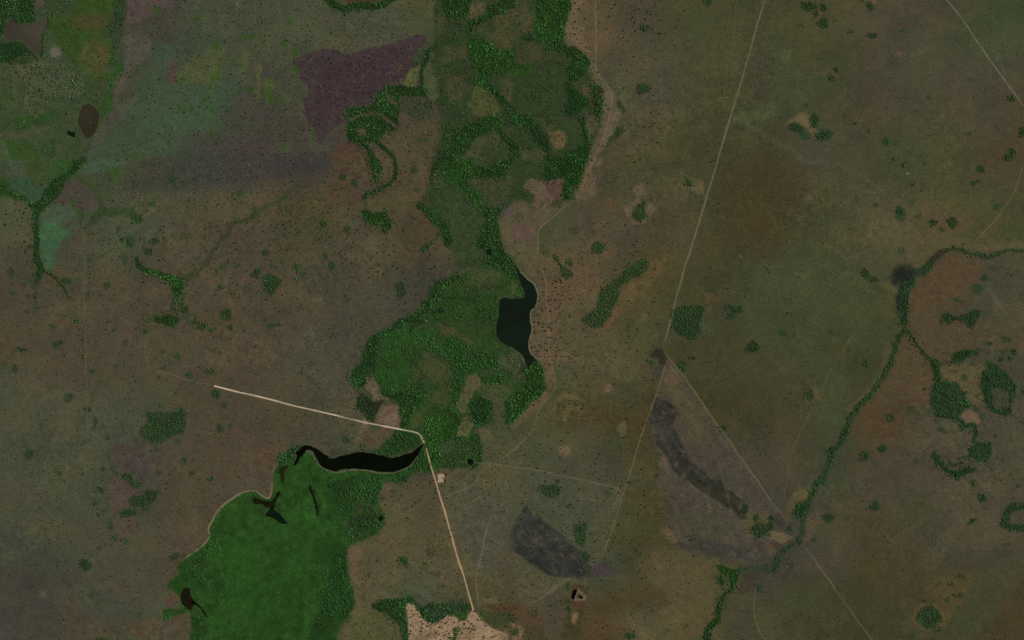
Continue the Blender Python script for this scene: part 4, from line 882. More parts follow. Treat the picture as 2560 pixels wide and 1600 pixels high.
thicket_rows('11', '815,160,34,26; 925,218,32,32; 640,605,32,28; 290,615,38,44 s; 865,655,32,34; 655,905,20,26; 722,990,30,42; 380,1005,28,30; 440,1072,26,30; 150,1005,22,18 f; 60,1260,26,30 s; 20,1050,30,28; 90,880,28,28; 860,1318,38,42 s; 1170,990,30,22 s; 1335,982,30,38 s; 1390,662,22,34 s; 1610,815,72,28,-35; 1455,225,26,42 s; 440,1405,18,18 s; 1570,1010,20,18 f; 380,1120,15,16; 280,1100,20,16 s; 400,690,30,18 s; 190,740,26,20 s; 650,380,22,16 s; 1480,545,22,12 s; 1330,610,22,16 s; 300,470,50,26 s; 240,950,20,20 f; 1375,765,22,18 f; 1490,90,30,40 f; 1520,280,26,18 f; 500,1040,16,10 s; 80,1100,20,14 s')
TH.append((Poly(T('11', '75,1100 130,1070 200,1100 255,1130 210,1190 180,1250 130,1280 85,1240 60,1170')), 'd'))
TH.append((Poly(T('11', '1320,1170 1365,1150 1410,1180 1415,1260 1390,1310 1350,1300 1330,1240')), 'd'))
thicket_rows('01', '1115,660,28,50 s; 1160,762,24,24; 1230,782,42,38; 1460,762,38,34; 1550,745,24,22 f; 1400,860,36,34; 1250,720,40,30 s; 850,945,22,22 f; 1010,1190,30,32; 850,1275,28,22 s; 1180,940,26,50 f; 625,1150,50,32; 105,1065,24,36; 2130,1460,62,56; 2405,1085,44,36; 2190,1260,34,36 s; 1815,1300,36,24 s; 1750,1415,32,36; 1850,1470,32,34 s; 1640,190,40,34; 2110,1010,34,32 s; 2340,1205,38,30 s; 1755,712,50,40 s; 2090,1200,34,22 f; 2260,310,46,42 f; 1440,415,36,26 f; 850,700,40,20 s; 280,820,22,18; 2310,1415,24,22 s; 2280,575,60,24 s; 1310,560,36,36; 1060,500,60,36 s; 360,1395,26,16 s; 280,1280,22,40 s; 255,1435,18,14 f; 130,1260,20,18 f; 1770,1475,30,22 f; 2050,1050,20,24 f; 2410,500,22,60 s; 600,1480,30,20 s; 730,1500,20,20 s; 1240,1390,14,12 f; 2230,980,60,30 s')
thicket_rows('02', '2052,700,46,48; 2120,810,22,24; 2150,925,24,24 s; 2080,1022,38,30; 2170,1000,32,22 f; 1975,485,42,26; 1790,525,34,26 f; 1680,342,36,28 f; 1600,410,26,22 s; 1550,460,22,16 f; 2020,285,28,26 s; 2080,310,20,14 f; 1915,60,38,34; 1842,20,34,22; 2000,100,26,18; 2172,75,26,28; 2250,60,18,16 f; 1080,85,26,24 f; 1380,102,26,24; 1180,215,30,32 s; 545,227,38,34; 775,105,32,34 s; 800,190,24,34 s; 205,270,34,22; 145,460,24,32; 35,412,34,40 s; 500,65,26,26 f; 650,732,54,48 f; 825,847,40,26 f; 905,945,20,26; 895,1010,20,14; 1015,1105,22,22; 790,1162,22,20; 280,1267,42,40; 550,1450,22,20; 1100,428,28,14 f; 1750,1325,24,22; 1500,1440,28,22; 1815,1440,32,26; 1995,1497,24,18; 1480,1225,44,30 s; 1355,1280,16,12; 970,1420,16,16; 1060,1410,10,18; 1535,805,40,28 s; 1150,975,34,24 s; 1535,300,30,22 f; 1295,155,16,14 f; 1290,80,10,8; 1020,10,18,14 f; 730,5,16,12; 1650,688,24,18 s; 970,1010,12,18 s; 785,1455,20,16 f; 1500,545,34,22 s; 1830,595,16,10; 865,485,28,16 f; 1685,1150,24,24 f; 1015,1280,14,20; 710,580,12,18 s')
TH.append((Poly(T('02', '1338,1010 1400,970 1370,860 1430,860 1440,880 1550,868 1690,860 1715,815 1750,860 1757,1000 1730,1060 1620,1110 1430,1170 1340,1090')), 'd'))
TH.append((Poly(T('02', '1110,1450 1160,1470 1220,1445 1250,1480 1255,1512') + T('03', '1320,40 1320,80 1280,65 1220,20') + T('02', '1150,1500')), 'd'))
TH.append((Poly(T('03', '1210,180 1330,140 1380,90 1480,88 1512,130 1440,215 1380,262 1290,252 1220,232')), 'd'))
TH.append((Poly(T('03', '1130,320 1210,270 1280,280 1295,335 1230,350 1140,348')), 'd'))
thicket_rows('03', '1090,547,30,34; 810,800,56,52; 1645,728,52,28,-35; 945,80,26,22; 895,222,22,18; 935,645,20,24; 1050,435,20,56 f; 870,1082,26,26 s; 930,1150,26,24 s; 955,1506,50,14; 1195,582,18,18 f; 1370,285,24,14; 985,290,20,14; 935,320,14,12; 1985,10,16,12 f; 735,1325,20,14 s; 1295,415,18,20 f')
thicket_rows('12', '850,1132,36,28; 1010,1192,24,20; 140,52,44,26 f; 225,45,12,14; 1580,250,1,1 s')
TH = [q for q in TH if not (isinstance(q[0], Ell) and q[0].rx < .5)]
thicket_rows('13', '1390,765,52,36; 1650,688,38,56 s; 1070,897,18,16; 1020,1112,14,22 s; 1180,185,30,32 s; 975,785,26,14 s; 1720,895,24,34 s; 1600,810,40,36 s; 1150,765,24,18 s; 2180,0.5,1,1')
thicket_rows('00', '520,1120,0.5,0.5')
thicket_rows('31', '1840,800,20,18 s')
TH.append((Poly(T('20', '865,1390 920,1305 1000,1205 1042,1185 1048,1232 1000,1295 935,1325 885,1390')), 'd'))
TH.append((Union([P('31', '1645,1450 1700,1435 1790,1490 1960,1412 2030,1440 1965,1520 1650,1520'), P('32', '1625,-10 1815,-10 1700,32 1640,22'), P('32', '1870,-10 1972,-10 1940,85 1885,72')]), 'd'))
TH = [q for q in TH if not (isinstance(q[0], Ell) and q[0].rx < .5)]
for sh, k in TH:
    if k == 'd': fill(sh, (36, 52, 27), .7, 7, 6, .15)
    elif k == 's': fill(sh, (56, 64, 38), .45, 6, 5, .15)
    else: fill(sh, (48, 62, 40), .75, 5, 4, .15)

# ------------------------------------------------------------------ lone trees over the plains
DEN = [[0, 1, 6, 7, 7, 7, 7, 4, 3, 1, 3, 5, 3, 2, 1, 1, 1, 1],
       [0, 1, 7, 8, 8, 8, 8, 4, 3, 1, 3, 4, 2, 2, 1, 1, 1, 1],
       [0, 1, 7, 9, 9, 9, 8, 4, 3, 1, 2, 3, 4, 2, 1, 1, 1, 1],
       [2, 6, 6, 6, 9, 9, 6, 3, 2, 1, 2, 4, 3, 1, 1, 1, 1, 1],
       [3, 5, 5, 5, 5, 5, 5, 2, 2, 2, 6, 6, 3, 1, 1, 1, 1, 1],
       [3, 4, 4, 4, 4, 5, 5, 3, 2, 1, 7, 6, 2, 1, 1, 1, 1, 2],
       [3, 3, 3, 3, 4, 4, 4, 2, 2, 2, 5, 5, 3, 2, 1, 1, 1, 2],
       [3, 3, 3, 3, 4, 4, 4, 4, 4, 4, 5, 5, 3, 2, 1, 1, 1, 2],
       [2, 3, 3, 3, 4, 4, 4, 4, 6, 5, 5, 5, 3, 2, 1, 1, 1, 2],
       [2, 3, 3, 3, 3, 4, 6, 6, 6, 5, 4, 4, 4, 2, 1, 1, 1, 1]]
dg = np.array(DEN, dtype=float)
LONE = []      # x, y, size
occupied = np.zeros((1700, 2660), dtype=bool)
wood_sh = [pc[0] for w in WOODS for pc in w[3] if pc[2] * (1 - .4 * pc[3]) / pc[1] ** 2 > .012]
def blocked(X, Y):
    bad = np.zeros(X.shape, dtype=bool)
    for sh in LAKE_P + wood_sh + [q[0] for q in TH if q[1] == 'd']:
        b = sh.box()
        m = (X > b[0]) & (X < b[2]) & (Y > b[1]) & (Y < b[3])
        if m.any(): bad[m] |= sh.sdf(X[m], Y[m]) < 0
    return bad
def lone(shape_or_none, per_cell, lo, hi, seed, gapk=.8, mind=5):
    r = np.random.default_rng(seed)
    if shape_or_none is None:
        n = 40000
        X = r.uniform(-30, 2590, n); Y = r.uniform(-30, 1630, n)
        d = sample_grid(dg, X, Y) * 19 / 25600.0 * np.where((Y < 480) & (X < 1080), 1.2, 1)
        pr = d / (n / (2620 * 1660)) * np.clip(.35 + gapk * 1.6 * fbm(X, Y, 60, 91, 2) ** 1.3, 0, 2)
    else:
        b = shape_or_none.box(); area = (b[2] - b[0]) * (b[3] - b[1])
        n = int(area * per_cell / 25600.0)
        X = r.uniform(b[0], b[2], n); Y = r.uniform(b[1], b[3], n)
        pr = (shape_or_none.sdf(X, Y) < 0) * 1.0
    ok = (r.random(n) < pr) & ~blocked(X, Y)
    for x, y in zip(X[ok], Y[ok]):
        i, j = int(x + 40), int(y + 40)
        if not (0 <= i < 2655 and 0 <= j < 1695): continue
        if occupied[max(0, j - mind):j + mind, max(0, i - mind):i + mind].any(): continue
        occupied[j, i] = True
        LONE.append((x, y, (lo + (hi - lo) * r.random() ** 1.6) * (.72 if x > 1650 else 0.92 if (x < 1080 and y < 480) else .88 if (x < 1000 and y > 750) else 1)))
Z_SAND = P('13', '1430,1190 1510,1200 1560,1300 1620,1350 1720,1365 1860,1275 1930,1345 2000,1330 2060,1240 2240,1405 2370,1470 2380,1580 1455,1580 1435,1330')
Z_SHORE = U(P('21', '230,1130 330,1000 560,1130 600,1300 420,1512 190,1512 250,1330'), P('22', '185,0 460,0 470,280 620,380 400,400 320,450 240,380 160,280'))
Z_BURN = burn
Z_NWEST = P('01', '0,390 230,400 290,480 310,900 240,900 120,700 0,600')
Z_NORTH = P('20', '840,0 1700,0 1700,300 1300,420 850,420')
Z_SW = P('13', '1160,30 1680,0 1780,330 1220,300')
Z_TAN = P('20', '500,0 700,0 680,600 520,400')
lone(Z_SAND, 330, 2.2, 4.4, 201, mind=4)
lone(Z_SHORE, 200, 2.6, 4.4, 202, mind=5)
lone(Z_BURN, 62, 2.6, 4.2, 203, mind=8)
lone(Z_NWEST, 90, 3.0, 4.8, 204, mind=8)
lone(Z_NORTH, 60, 2.6, 4.0, 205, mind=8)
lone(Z_SW, 70, 2.6, 4.2, 206, mind=8)
lone(Z_TAN, 60, 2.8, 4.6, 207, mind=8)
lone(P('21', '600,850 800,1000 800,1200 620,1320 450,1500 400,1150 430,850'), 150, 2.2, 3.6, 208)
lone(P('22', '400,740 700,760 800,1000 500,1050 440,950'), 220, 2.0, 3.0, 209, mind=4)
lone(U(E('21', 1200, 430, 150, 190), E('21', 810, 800, 180, 220)), 130, 2.2, 3.4, 210)
lone(P('00', '1650,700 1850,540 2095,470 2085,700 2010,830 1700,800'), 180, 2.4, 3.6, 211)
lone(None, 0, 1.9, 4.4, 212)
LONE = np.array(LONE)

# pale bare soil round the trees of the burnt ground
sel = LONE[:, 2] > 2.6
inz = Z_BURN.sdf(LONE[:, 0], LONE[:, 1]) < 0
dz = U(P('01', '700,150 1300,30 2419,-40 2419,300 1700,400 1200,420'), P('11', '-20,-40 700,-40 600,160 -20,200'), P('23', '0,450 100,280 700,760 700,900 300,870')).sdf(LONE[:, 0], LONE[:, 1]) < 0
for x, y, s in LONE[(inz | dz) & sel]:
    if rng.random() < .75:
        e = Ell('00', 0, 0, 10); e.x = x + 1.5; e.y = y - .5; e.rx = rng.uniform(3, 6); e.ry = rng.uniform(2.5, 4.5)
        fill(e, (88, 76, 68), rng.uniform(.2, .6), 4, 3)

# pale tussocks sprinkled over the dark brown plain and dark specks over the grassland
tx = rng.normal(1960, 130, 1500); ty = rng.normal(560, 150, 1500)
ti_ = ((tx - X0) / STEP).astype(int); tj_ = ((ty - Y0) / STEP).astype(int)
IMG[tj_, ti_] = IMG[tj_, ti_] * rng.uniform(1.08, 1.22, (1500, 1))

# ------------------------------------------------------------------ materials
def nodes(name):
    m = bpy.data.materials.new(name); m.use_nodes = True
    nt = m.node_tree; b = nt.nodes['Principled BSDF']
    return m, nt, b
def spec(b, v):
    for k in ('Specular IOR Level', 'Specular'):
        if k in b.inputs: b.inputs[k].default_value = v; break
def noise_mul(nt, col_out, scale, lo, hi, detail=2.0, seed=0.0):
    tc = nt.nodes.new('ShaderNodeNewGeometry')
    n = nt.nodes.new('ShaderNodeTexNoise'); n.inputs['Scale'].default_value = scale; n.inputs['Detail'].default_value = detail
    ad = nt.nodes.new('ShaderNodeVectorMath'); ad.inputs[1].default_value = (seed, seed * 1.7, 0)
    nt.links.new(tc.outputs['Position'], ad.inputs[0]); nt.links.new(ad.outputs[0], n.inputs['Vector'])
    mr = nt.nodes.new('ShaderNodeMapRange'); mr.inputs['From Min'].default_value = .25; mr.inputs['From Max'].default_value = .75
    mr.inputs['To Min'].default_value = lo; mr.inputs['To Max'].default_value = hi
    nt.links.new(n.outputs['Fac'], mr.inputs['Value'])
    mx = nt.nodes.new('ShaderNodeVectorMath'); mx.operation = 'SCALE'
    nt.links.new(col_out, mx.inputs[0]); nt.links.new(mr.outputs['Result'], mx.inputs['Scale'])
    return mx.outputs[0]

def cover_material(name, attr_type='GEOMETRY', attr='col', speck=True, amp=.30):
    m, nt, b = nodes(name)
    at = nt.nodes.new('ShaderNodeAttribute'); at.attribute_type = attr_type; at.attribute_name = attr
    c = at.outputs['Color']
    if speck:
        c = noise_mul(nt, c, 1 / 9.0, 1 - amp, 1 + amp, 3.0)
        c = noise_mul(nt, c, 1 / 40.0, .92, 1.08, 2.0, 40)
    nt.links.new(c, b.inputs['Base Color'])
    b.inputs['Roughness'].default_value = .95
    spec(b, .08)
    return m
MAT_GROUND = cover_material('ground_cover')
MAT_TRACK = cover_material('track_soil', amp=.12)

def foliage_material(name, kind):
    m, nt, b = nodes(name)
    if kind == 'random':
        oi = nt.nodes.new('ShaderNodeObjectInfo')
        cr = nt.nodes.new('ShaderNodeValToRGB')
        cr.color_ramp.elements[0].color = (*albedo((26, 34, 18)), 1); cr.color_ramp.elements[1].color = (*albedo((38, 48, 26)), 1)
        nt.links.new(oi.outputs['Random'], cr.inputs['Fac']); c = cr.outputs['Color']
    else:
        at = nt.nodes.new('ShaderNodeAttribute'); at.attribute_type = kind; at.attribute_name = 'tint'; c = at.outputs['Color']
    c = noise_mul(nt, c, 1 / 1.6, .75, 1.25, 2.0)
    nt.links.new(c, b.inputs['Base Color'])
    b.inputs['Roughness'].default_value = .8
    spec(b, .15)
    return m
MAT_FOL_I = foliage_material('foliage_of_woods', 'INSTANCER')
MAT_FOL_G = foliage_material('foliage_of_thickets', 'GEOMETRY')
MAT_FOL_R = foliage_material('foliage_of_lone_trees', 'random')
MAT_BARK, nt, b = nodes('bark')
b.inputs['Base Color'].default_value = (.09, .07, .05, 1); b.inputs['Roughness'].default_value = .95
tc = nt.nodes.new('ShaderNodeRGB'); tc.outputs[0].default_value = (.09, .07, .05, 1)
nt.links.new(noise_mul(nt, tc.outputs[0], 3.0, .6, 1.4), b.inputs['Base Color'])

def water_material(name, col):
    m, nt, b = nodes(name)
    rgb = nt.nodes.new('ShaderNodeRGB'); rgb.outputs[0].default_value = (*np.clip(albedo(col) - np.array([.003, .003, .004]), .002, 1), 1)
    nt.links.new(noise_mul(nt, noise_mul(nt, rgb.outputs[0], 1 / 160.0, .72, 1.28, 3.0, 11), 1 / 12.0, .92, 1.08, 2.0, 5), b.inputs['Base Color'])
    b.inputs['Roughness'].default_value = .22
    b.inputs['IOR'].default_value = 1.33
    spec(b, .1)
    n = nt.nodes.new('ShaderNodeTexNoise'); n.inputs['Scale'].default_value = 1 / 5.0
    g = nt.nodes.new('ShaderNodeNewGeometry'); nt.links.new(g.outputs['Position'], n.inputs['Vector'])
    bp = nt.nodes.new('ShaderNodeBump'); bp.inputs['Strength'].default_value = .15; bp.inputs['Distance'].default_value = .2
    nt.links.new(n.outputs['Fac'], bp.inputs['Height']); nt.links.new(bp.outputs['Normal'], b.inputs['Normal'])
    return m
def plain_material(name, col, lo=.8, hi=1.2, scale=.6, rough=.9):
    m, nt, b = nodes(name)
    rgb = nt.nodes.new('ShaderNodeRGB'); rgb.outputs[0].default_value = (*albedo(col), 1)
    nt.links.new(noise_mul(nt, rgb.outputs[0], scale, lo, hi, 3.0), b.inputs['Base Color'])
    b.inputs['Roughness'].default_value = rough
    return m

# ------------------------------------------------------------------ mesh helpers
def W(x, y): return (x - CX) * M, (CY - y) * M
def mesh_from(name, verts, faces_flat, nper, mat=None, cols=None, attr='col'):
    me = bpy.data.meshes.new(name)
    nv = len(verts); nf = len(faces_flat) // nper
    me.vertices.add(nv); me.loops.add(nf * nper); me.polygons.add(nf)
    me.vertices.foreach_set('co', np.asarray(verts, dtype=np.float32).ravel())
    me.loops.foreach_set('vertex_index', np.asarray(faces_flat, dtype=np.int32).ravel())
    me.polygons.foreach_set('loop_start', np.arange(0, nf * nper, nper, dtype=np.int32))
    me.polygons.foreach_set('loop_total', np.full(nf, nper, dtype=np.int32))
    if cols is not None:
        a = me.color_attributes.new(attr, 'FLOAT_COLOR', 'POINT')
        c4 = np.ones((nv, 4), dtype=np.float32); c4[:, :3] = cols
        a.data.foreach_set('color', c4.ravel())
    me.update(calc_edges=True)
    if mat: me.materials.append(mat)
    return me
def link(name, data, parent=None):
    o = bpy.data.objects.new(name, data); COL.objects.link(o)
    if parent: o.parent = parent
    return o
def tag(o, label=None, cat=None, group=None, kind=None):
    if label: o['label'] = label
    if cat: o['category'] = cat
    if group: o['group'] = group
    if kind: o['kind'] = kind
    return o

# ------------------------------------------------------------------ ground sheet
IMG[..., 0] *= 1 - .03 * np.clip((GX - 1450) / 400, 0, 1)
grain = rng.normal(0, 1, GX.shape)
patch = np.clip(fbm(GX, GY, 120, 12, 3) * 2.4 - .6, .25, 1.2)          # coarse grass in some stretches, smooth in others
trail = np.exp(-((fbm(GX, GY, 130, 13, 4) - .5) / .012) ** 2) * np.clip(fbm(GX, GY, 300, 14) * 4 - 1.6, 0, 1)
IMG *= (1 + .042 * grain * patch + .2 * n0 * patch + .07 * trail)[..., None]
IMG = np.clip(IMG, 4, 255)
far = np.array([60, 200, 700, 2500, 9000.0])
ax = np.concatenate([X0 - far[::-1], gx, gx[-1] + far]); ay = np.concatenate([Y0 - far[::-1], gy, gy[-1] + far])
AX, AY = np.meshgrid(ax, ay)
ix = np.clip(np.arange(len(ax)) - 5, 0, len(gx) - 1); iy = np.clip(np.arange(len(ay)) - 5, 0, len(gy) - 1)
full = IMG[iy][:, ix]
out = (AX < X0) | (AX > gx[-1]) | (AY < Y0) | (AY > gy[-1])
full = np.where(out[..., None], full * .4 + np.array([77, 70, 49.]) * .6, full)
wxm, wym = W(AX, AY)
V = np.stack([wxm, wym, np.zeros_like(wxm)], -1).reshape(-1, 3)
nx_, ny_ = len(ax), len(ay)
q = (np.arange(ny_ - 1)[:, None] * nx_ + np.arange(nx_ - 1)[None, :]).ravel()
faces = np.stack([q, q + nx_, q + nx_ + 1, q + 1], 1).ravel()
gm = mesh_from('ground', V, faces, 4, MAT_GROUND, albedo(full.reshape(-1, 3)))
tag(link('ground', gm), 'savanna grassland with burnt patches and bare soil', 'ground', kind='structure')

def ground_col(x, y):
    i = np.clip(((np.asarray(x) - X0) / STEP).round().astype(int), 0, len(gx) - 1)
    j = np.clip(((np.asarray(y) - Y0) / STEP).round().astype(int), 0, len(gy) - 1)
    return IMG[j, i]

# ------------------------------------------------------------------ water sheets
for k, (name, p, col, label, cat, z) in enumerate(LAKES):
    ring = [Vector(W(x, y)) for x, y in p]
    cv, _, cf, _, _, _ = delaunay_2d_cdt(ring, [], [list(range(len(ring)))], 1, 1e-4)
    bm = bmesh.new()
    tv = [bm.verts.new((v.x, v.y, z)) for v in cv]
    for f in cf: bm.faces.new([tv[i] for i in f])
    vs_ = [bm.verts.new((v.x, v.y, z)) for v in ring]
    lo_ = [bm.verts.new((v.x, v.y, -.4)) for v in ring]
    n = len(ring)
    for i in range(n):
        bm.faces.new((vs_[i], lo_[i], lo_[(i + 1) % n], vs_[(i + 1) % n]))
    bmesh.ops.remove_doubles(bm, verts=bm.verts[:], dist=.001)
    bmesh.ops.recalc_face_normals(bm, faces=bm.faces[:])
    me = bpy.data.meshes.new(name); bm.to_mesh(me); bm.free()
    me.materials.append(water_material('water_%s' % cat, col))
    tag(link(name, me), label, cat, kind='structure')

# ------------------------------------------------------------------ roads and tracks: worn soil strips blending into the grass
def track(name, pts, w, col, a, label, cat='track', z=.25, rut=None, wob=1.2, seed=0):
    p = catmull(pts, 4.0)
    p = p + np.stack([vnoise(p[:, 0], p[:, 1], 25, 80 + seed) - .5, vnoise(p[:, 0], p[:, 1], 25, 81 + seed) - .5], 1) * wob * 2
    d = np.gradient(p, axis=0); d /= np.linalg.norm(d, axis=1)[:, None] + 1e-9
    nrm = np.stack([-d[:, 1], d[:, 0]], 1)
    us = np.array([-1, -.62, -.25, 0, .25, .62, 1.0]); prof = np.array([0, .75, 1, .8, 1, .75, 0])
    if rut: prof = np.array(rut)
    n = len(p)
    wv = w * (.7 + .5 * vnoise(p[:, 0], p[:, 1], 18, 83) + .35 * vnoise(p[:, 0], p[:, 1], 5, 87)) * .72
    av = a * np.clip(.55 + .9 * fbm(p[:, 0], p[:, 1], 40, 84 + seed, 2), 0, 1.1)
    tt = np.minimum(np.arange(n), n - 1 - np.arange(n)) / 6.0
    if a < .9: av = av * np.clip(tt, 0, 1)
    verts = []; cols = []
    for k, u in enumerate(us):
        q = p + nrm * (wv * u)[:, None]
        wx_, wy_ = W(q[:, 0], q[:, 1])
        verts.append(np.stack([wx_, wy_, np.full(n, z if abs(u) < 1 else z * .3)], 1))
        g = ground_col(q[:, 0], q[:, 1])
        m = np.clip(av * prof[k], 0, 1)[:, None]
        cols.append(g * (1 - m) + np.array(col) * m)
    V = np.concatenate(verts); C = np.concatenate(cols)
    f = []
    for k in range(len(us) - 1):
        i = np.arange(n - 1)
        f.append(np.stack([k * n + i, (k + 1) * n + i, (k + 1) * n + i + 1, k * n + i + 1], 1))
    me = mesh_from(name, V, np.concatenate(f).ravel(), 4, MAT_TRACK, albedo(C))
    return tag(link(name, me), label, cat, kind='structure')

LT = (124, 112, 84)
road1 = T('02', '2022,622 2200,668 2419,718') + T('12', '200,768 400,820 750,900 1000,962 1350,1030 1528,1070 1570,1120 1592,1165')
road2 = T('12', '1608,1205 1640,1330 1690,1500') + T('13', '1740,160 1790,320 1840,500 1900,720 1960,900 2010,1080 2055,1235')
track('gravel_road', road1, 3.3, (194, 174, 148), 1.0, 'pale straight gravel road running from the western plain to the road bend', 'road', .6, (0, .55, .95, 1, .95, .55, 0), .3, 1)
track('dirt_road', road2, 3.6, (176, 146, 112), 1.0, 'pinkish dirt road from the bridge down to the pale sand', 'road', .6, (0, .5, 1, .72, 1, .5, 0), .4, 2)
track('faint_track', T('02', '2022,622 1740,565 1640,520 1430,470 1390,400 1365,240 1360,150'), 2.6, (104, 92, 68), .55, 'faint track continuing the gravel road westward and then turning', seed=3)
track('sandy_track', T('20', '785,-100 787,0 790,250 793,450 800,660 880,780 935,860 940,950 905,1180 850,1330 770,1512') + T('21', '720,120 640,290 580,380 500,440 330,590 265,650 247,800 245,930'), 2.2, (124, 107, 81), .55, 'pale sandy track winding along the eastern side of the wooded valley', seed=4)
track('sandy_track', T('21', '245,930 280,1020 320,1150 330,1350') + T('22', '345,0 350,200 358,370 390,480 408,600 400,660 345,740 255,850 190,1040 70,1180 0,1240') + T('12', '2250,1350 2100,1460') + T('13', '2090,0 2030,60 1880,120 1820,155 1745,170'), 2.2, (122, 106, 80), .55, 'pale sandy track passing the hooked lake shore down to the dirt road', seed=5)
track('cutline_track', T('20', '2420,-100 2390,0 2330,190 2260,440 2150,830 2050,1150 1945,1512') + T('21', '1850,310 1740,680 1640,990 1560,1280 1500,1512') + T('22', '1420,265'), 3.8, (116, 106, 84), .66, 'long straight cutline track crossing the eastern plain to the fork', seed=6)
track('cutline_track', T('22', '1420,265 1475,350 1620,530 1780,760 2000,1070 2310,1512') + T('23', '2419,160') + T('33', '80,265 150,350'), 3.0, (118, 106, 78), .6, 'straight cutline track bounding the old burn on its far side, fork to stream', seed=7)
track('cutline_track', T('22', '1477,365 1420,530 1370,690 1300,880 1200,1160 1100,1500') + T('23', '1060,100 960,430 850,740'), 3.0, (112, 100, 74), .6, 'straight cutline track from the fork down to the southern burn', seed=8)
track('cutline_track', T('33', '330,610 480,810 600,980 800,1270 980,1512 1040,1600'), 3.2, (106, 96, 76), .6, 'straight cutline track leaving the stream across the south-eastern plain', seed=9)
track('plain_track', T('12', '1900,1330 2100,1350') + T('22', '0,1385 330,1440 660,1512') + T('23', '960,70 1060,92'), 3.2, (104, 96, 74), .6, 'pale straight line linking the basin corner with the cutline', seed=10)
track('plain_track', T('30', '1640,-80 1690,0 1850,200 1950,350 2150,640 2340,900 2430,1020'), 3.0, (116, 104, 82), .7, 'straight pale track across the north-eastern plain corner', seed=11)
track('plain_track', T('31', '2420,0 2410,50 2340,270 2200,500 2050,670 1960,770'), 2.8, (108, 94, 66), .6, 'curving faint track ending above the eastern stream', seed=12)
track('plain_track', T('31', '2080,1210 2160,1330 2270,1500'), 6.5, (92, 80, 64), .7, 'short broad pale streak on the brown plain below the eastern stream', seed=13)
track('fence_line', T('01', '780,540 795,1000 800,1512') + T('02', '810,430 820,700 825,1130'), 1.8, (94, 84, 62), .7, 'thin straight pale line running down the western plain', seed=14)
track('faint_track', T('02', '-60,1000 0,1005 200,1040 400,1065'), 2.2, (96, 88, 68), .55, 'faint pale line entering the western plain edge', seed=15)
track('faint_track', T('32', '840,70 740,240 560,540 430,800 290,1100 210,1300 180,1512') + T('33', '155,150 170,260'), 2.4, (98, 86, 58), .55, 'faint track parallel to the eastern stream past a lone thicket', seed=16)
track('faint_track', T('20', '2130,-60 2120,0 2110,250 2050,560 2000,900 2000,1110'), 2.4, (88, 82, 62), .45, 'very faint track converging on the long cutline', seed=17)
track('faint_track', T('22', '1600,600 1720,770 1850,900') , 2.2, (98, 88, 72), .5, 'faint short line inside the old burn beside the cutline', seed=18)
track('faint_track', T('22', '1860,950 1850,1070 1920,1260 1980,1440 1985,1512') + T('23', '2000,40 2050,200 2080,340'), 2.4, (100, 88, 68), .5, 'faint wavering line down the middle of the old burn', seed=19)
track('faint_track', T('13', '2230,330 2180,480 2130,700 2080,960 2095,1120 2090,1215'), 3.0, (120, 106, 84), .6, 'faint track beside the dirt road reaching the pale sand', seed=20)
track('faint_track', T('23', '2310,1010 2285,1200 2330,1420 2410,1530 2440,1600'), 2.6, (104, 94, 68), .55, 'faint curved track below the lower stream trees', seed=21)
track('faint_track', T('23', '2220,1140 2100,1280 2000,1400'), 2.2, (96, 86, 62), .45, 'short faint diagonal line west of the curved track', seed=22)
track('swamp_bank', T('12', '130,1512 160,1420 195,1370 200,1290') , 2.6, (118, 104, 80), .6, 'pale bank curving round the head of the swamp', 'bank', seed=23)
track('swamp_bank', T('13', '150,-10 150,90 125,168 60,150 0,108') + T('03', '2340,102 2250,140 2100,252 2000,390 1968,460 1975,535 1900,635 1820,690 1750,735 1690,800'), 3.4, (132, 116, 90), .8, 'pale sandy bank following the western swamp edge', 'bank', seed=24)
track('lake_bank', T('21', '40,970 90,1060 150,1125 205,1170 243,1250 248,1320 220,1395 182,1430 176,1500') + T('22', '190,60 185,130 160,205 165,270 190,325 240,378'), 2.4, (112, 106, 84), .7, 'thin pale rim along the eastern shore of the hooked lake', 'bank', seed=25)
track('lake_bank', T('12', '484,1234 545,1297 600,1374 700,1434 770,1449 900,1418 1040,1423 1250,1449 1430,1398 1490,1337 1562,1238'), 2.6, (104, 96, 76), .7, 'thin pale rim along the swamp side of the long black lake', 'bank', seed=28)
track('faint_track', T('01', '780,560 850,650 950,760 1010,900 1120,1050'), 2.2, (92, 80, 58), .4, 'barely visible diagonal path over the western brown plain', seed=26)
track('faint_track', T('31', '640,1060 720,1065 850,1075'), 3.0, (92, 88, 64), .5, 'short pale streak beside the little grove west of the burnt marsh', seed=27)

# sand pad beside the dirt road
def pad(name, pts, col, label, cat, z):
    p = catmull(pts, 1.5, True)
    p = p + (np.stack([vnoise(p[:, 0], p[:, 1], 4, 85), vnoise(p[:, 0], p[:, 1], 4, 86)], 1) - .5) * 2
    bm = bmesh.new()
    top = [bm.verts.new((*W(x, y), z)) for x, y in p]
    c = p.mean(0)
    low = [bm.verts.new((*W(x + (x - c[0]) * .12, y + (y - c[1]) * .12), -.1)) for x, y in p]
    f = bm.faces.new(top); n = len(top)
    for i in range(n): bm.faces.new((top[i], low[i], low[(i + 1) % n], top[(i + 1) % n]))
    bmesh.ops.triangulate(bm, faces=[f]); bmesh.ops.recalc_face_normals(bm, faces=bm.faces[:])
    me = bpy.data.meshes.new(name); bm.to_mesh(me); bm.free()
    me.materials.append(plain_material(name, col, .85, 1.15, .12))
    return tag(link(name, me), label, cat, kind='structure')
pad('sand_pad', [(1095, 1187), (1103, 1185.5), (1109, 1187), (1110, 1193), (1107, 1198), (1108.5, 1203), (1099, 1206), (1094.5, 1204), (1095.5, 1196)], (158, 136, 108), 'small square bare sand pad beside the dirt road', 'sand pad', .35)

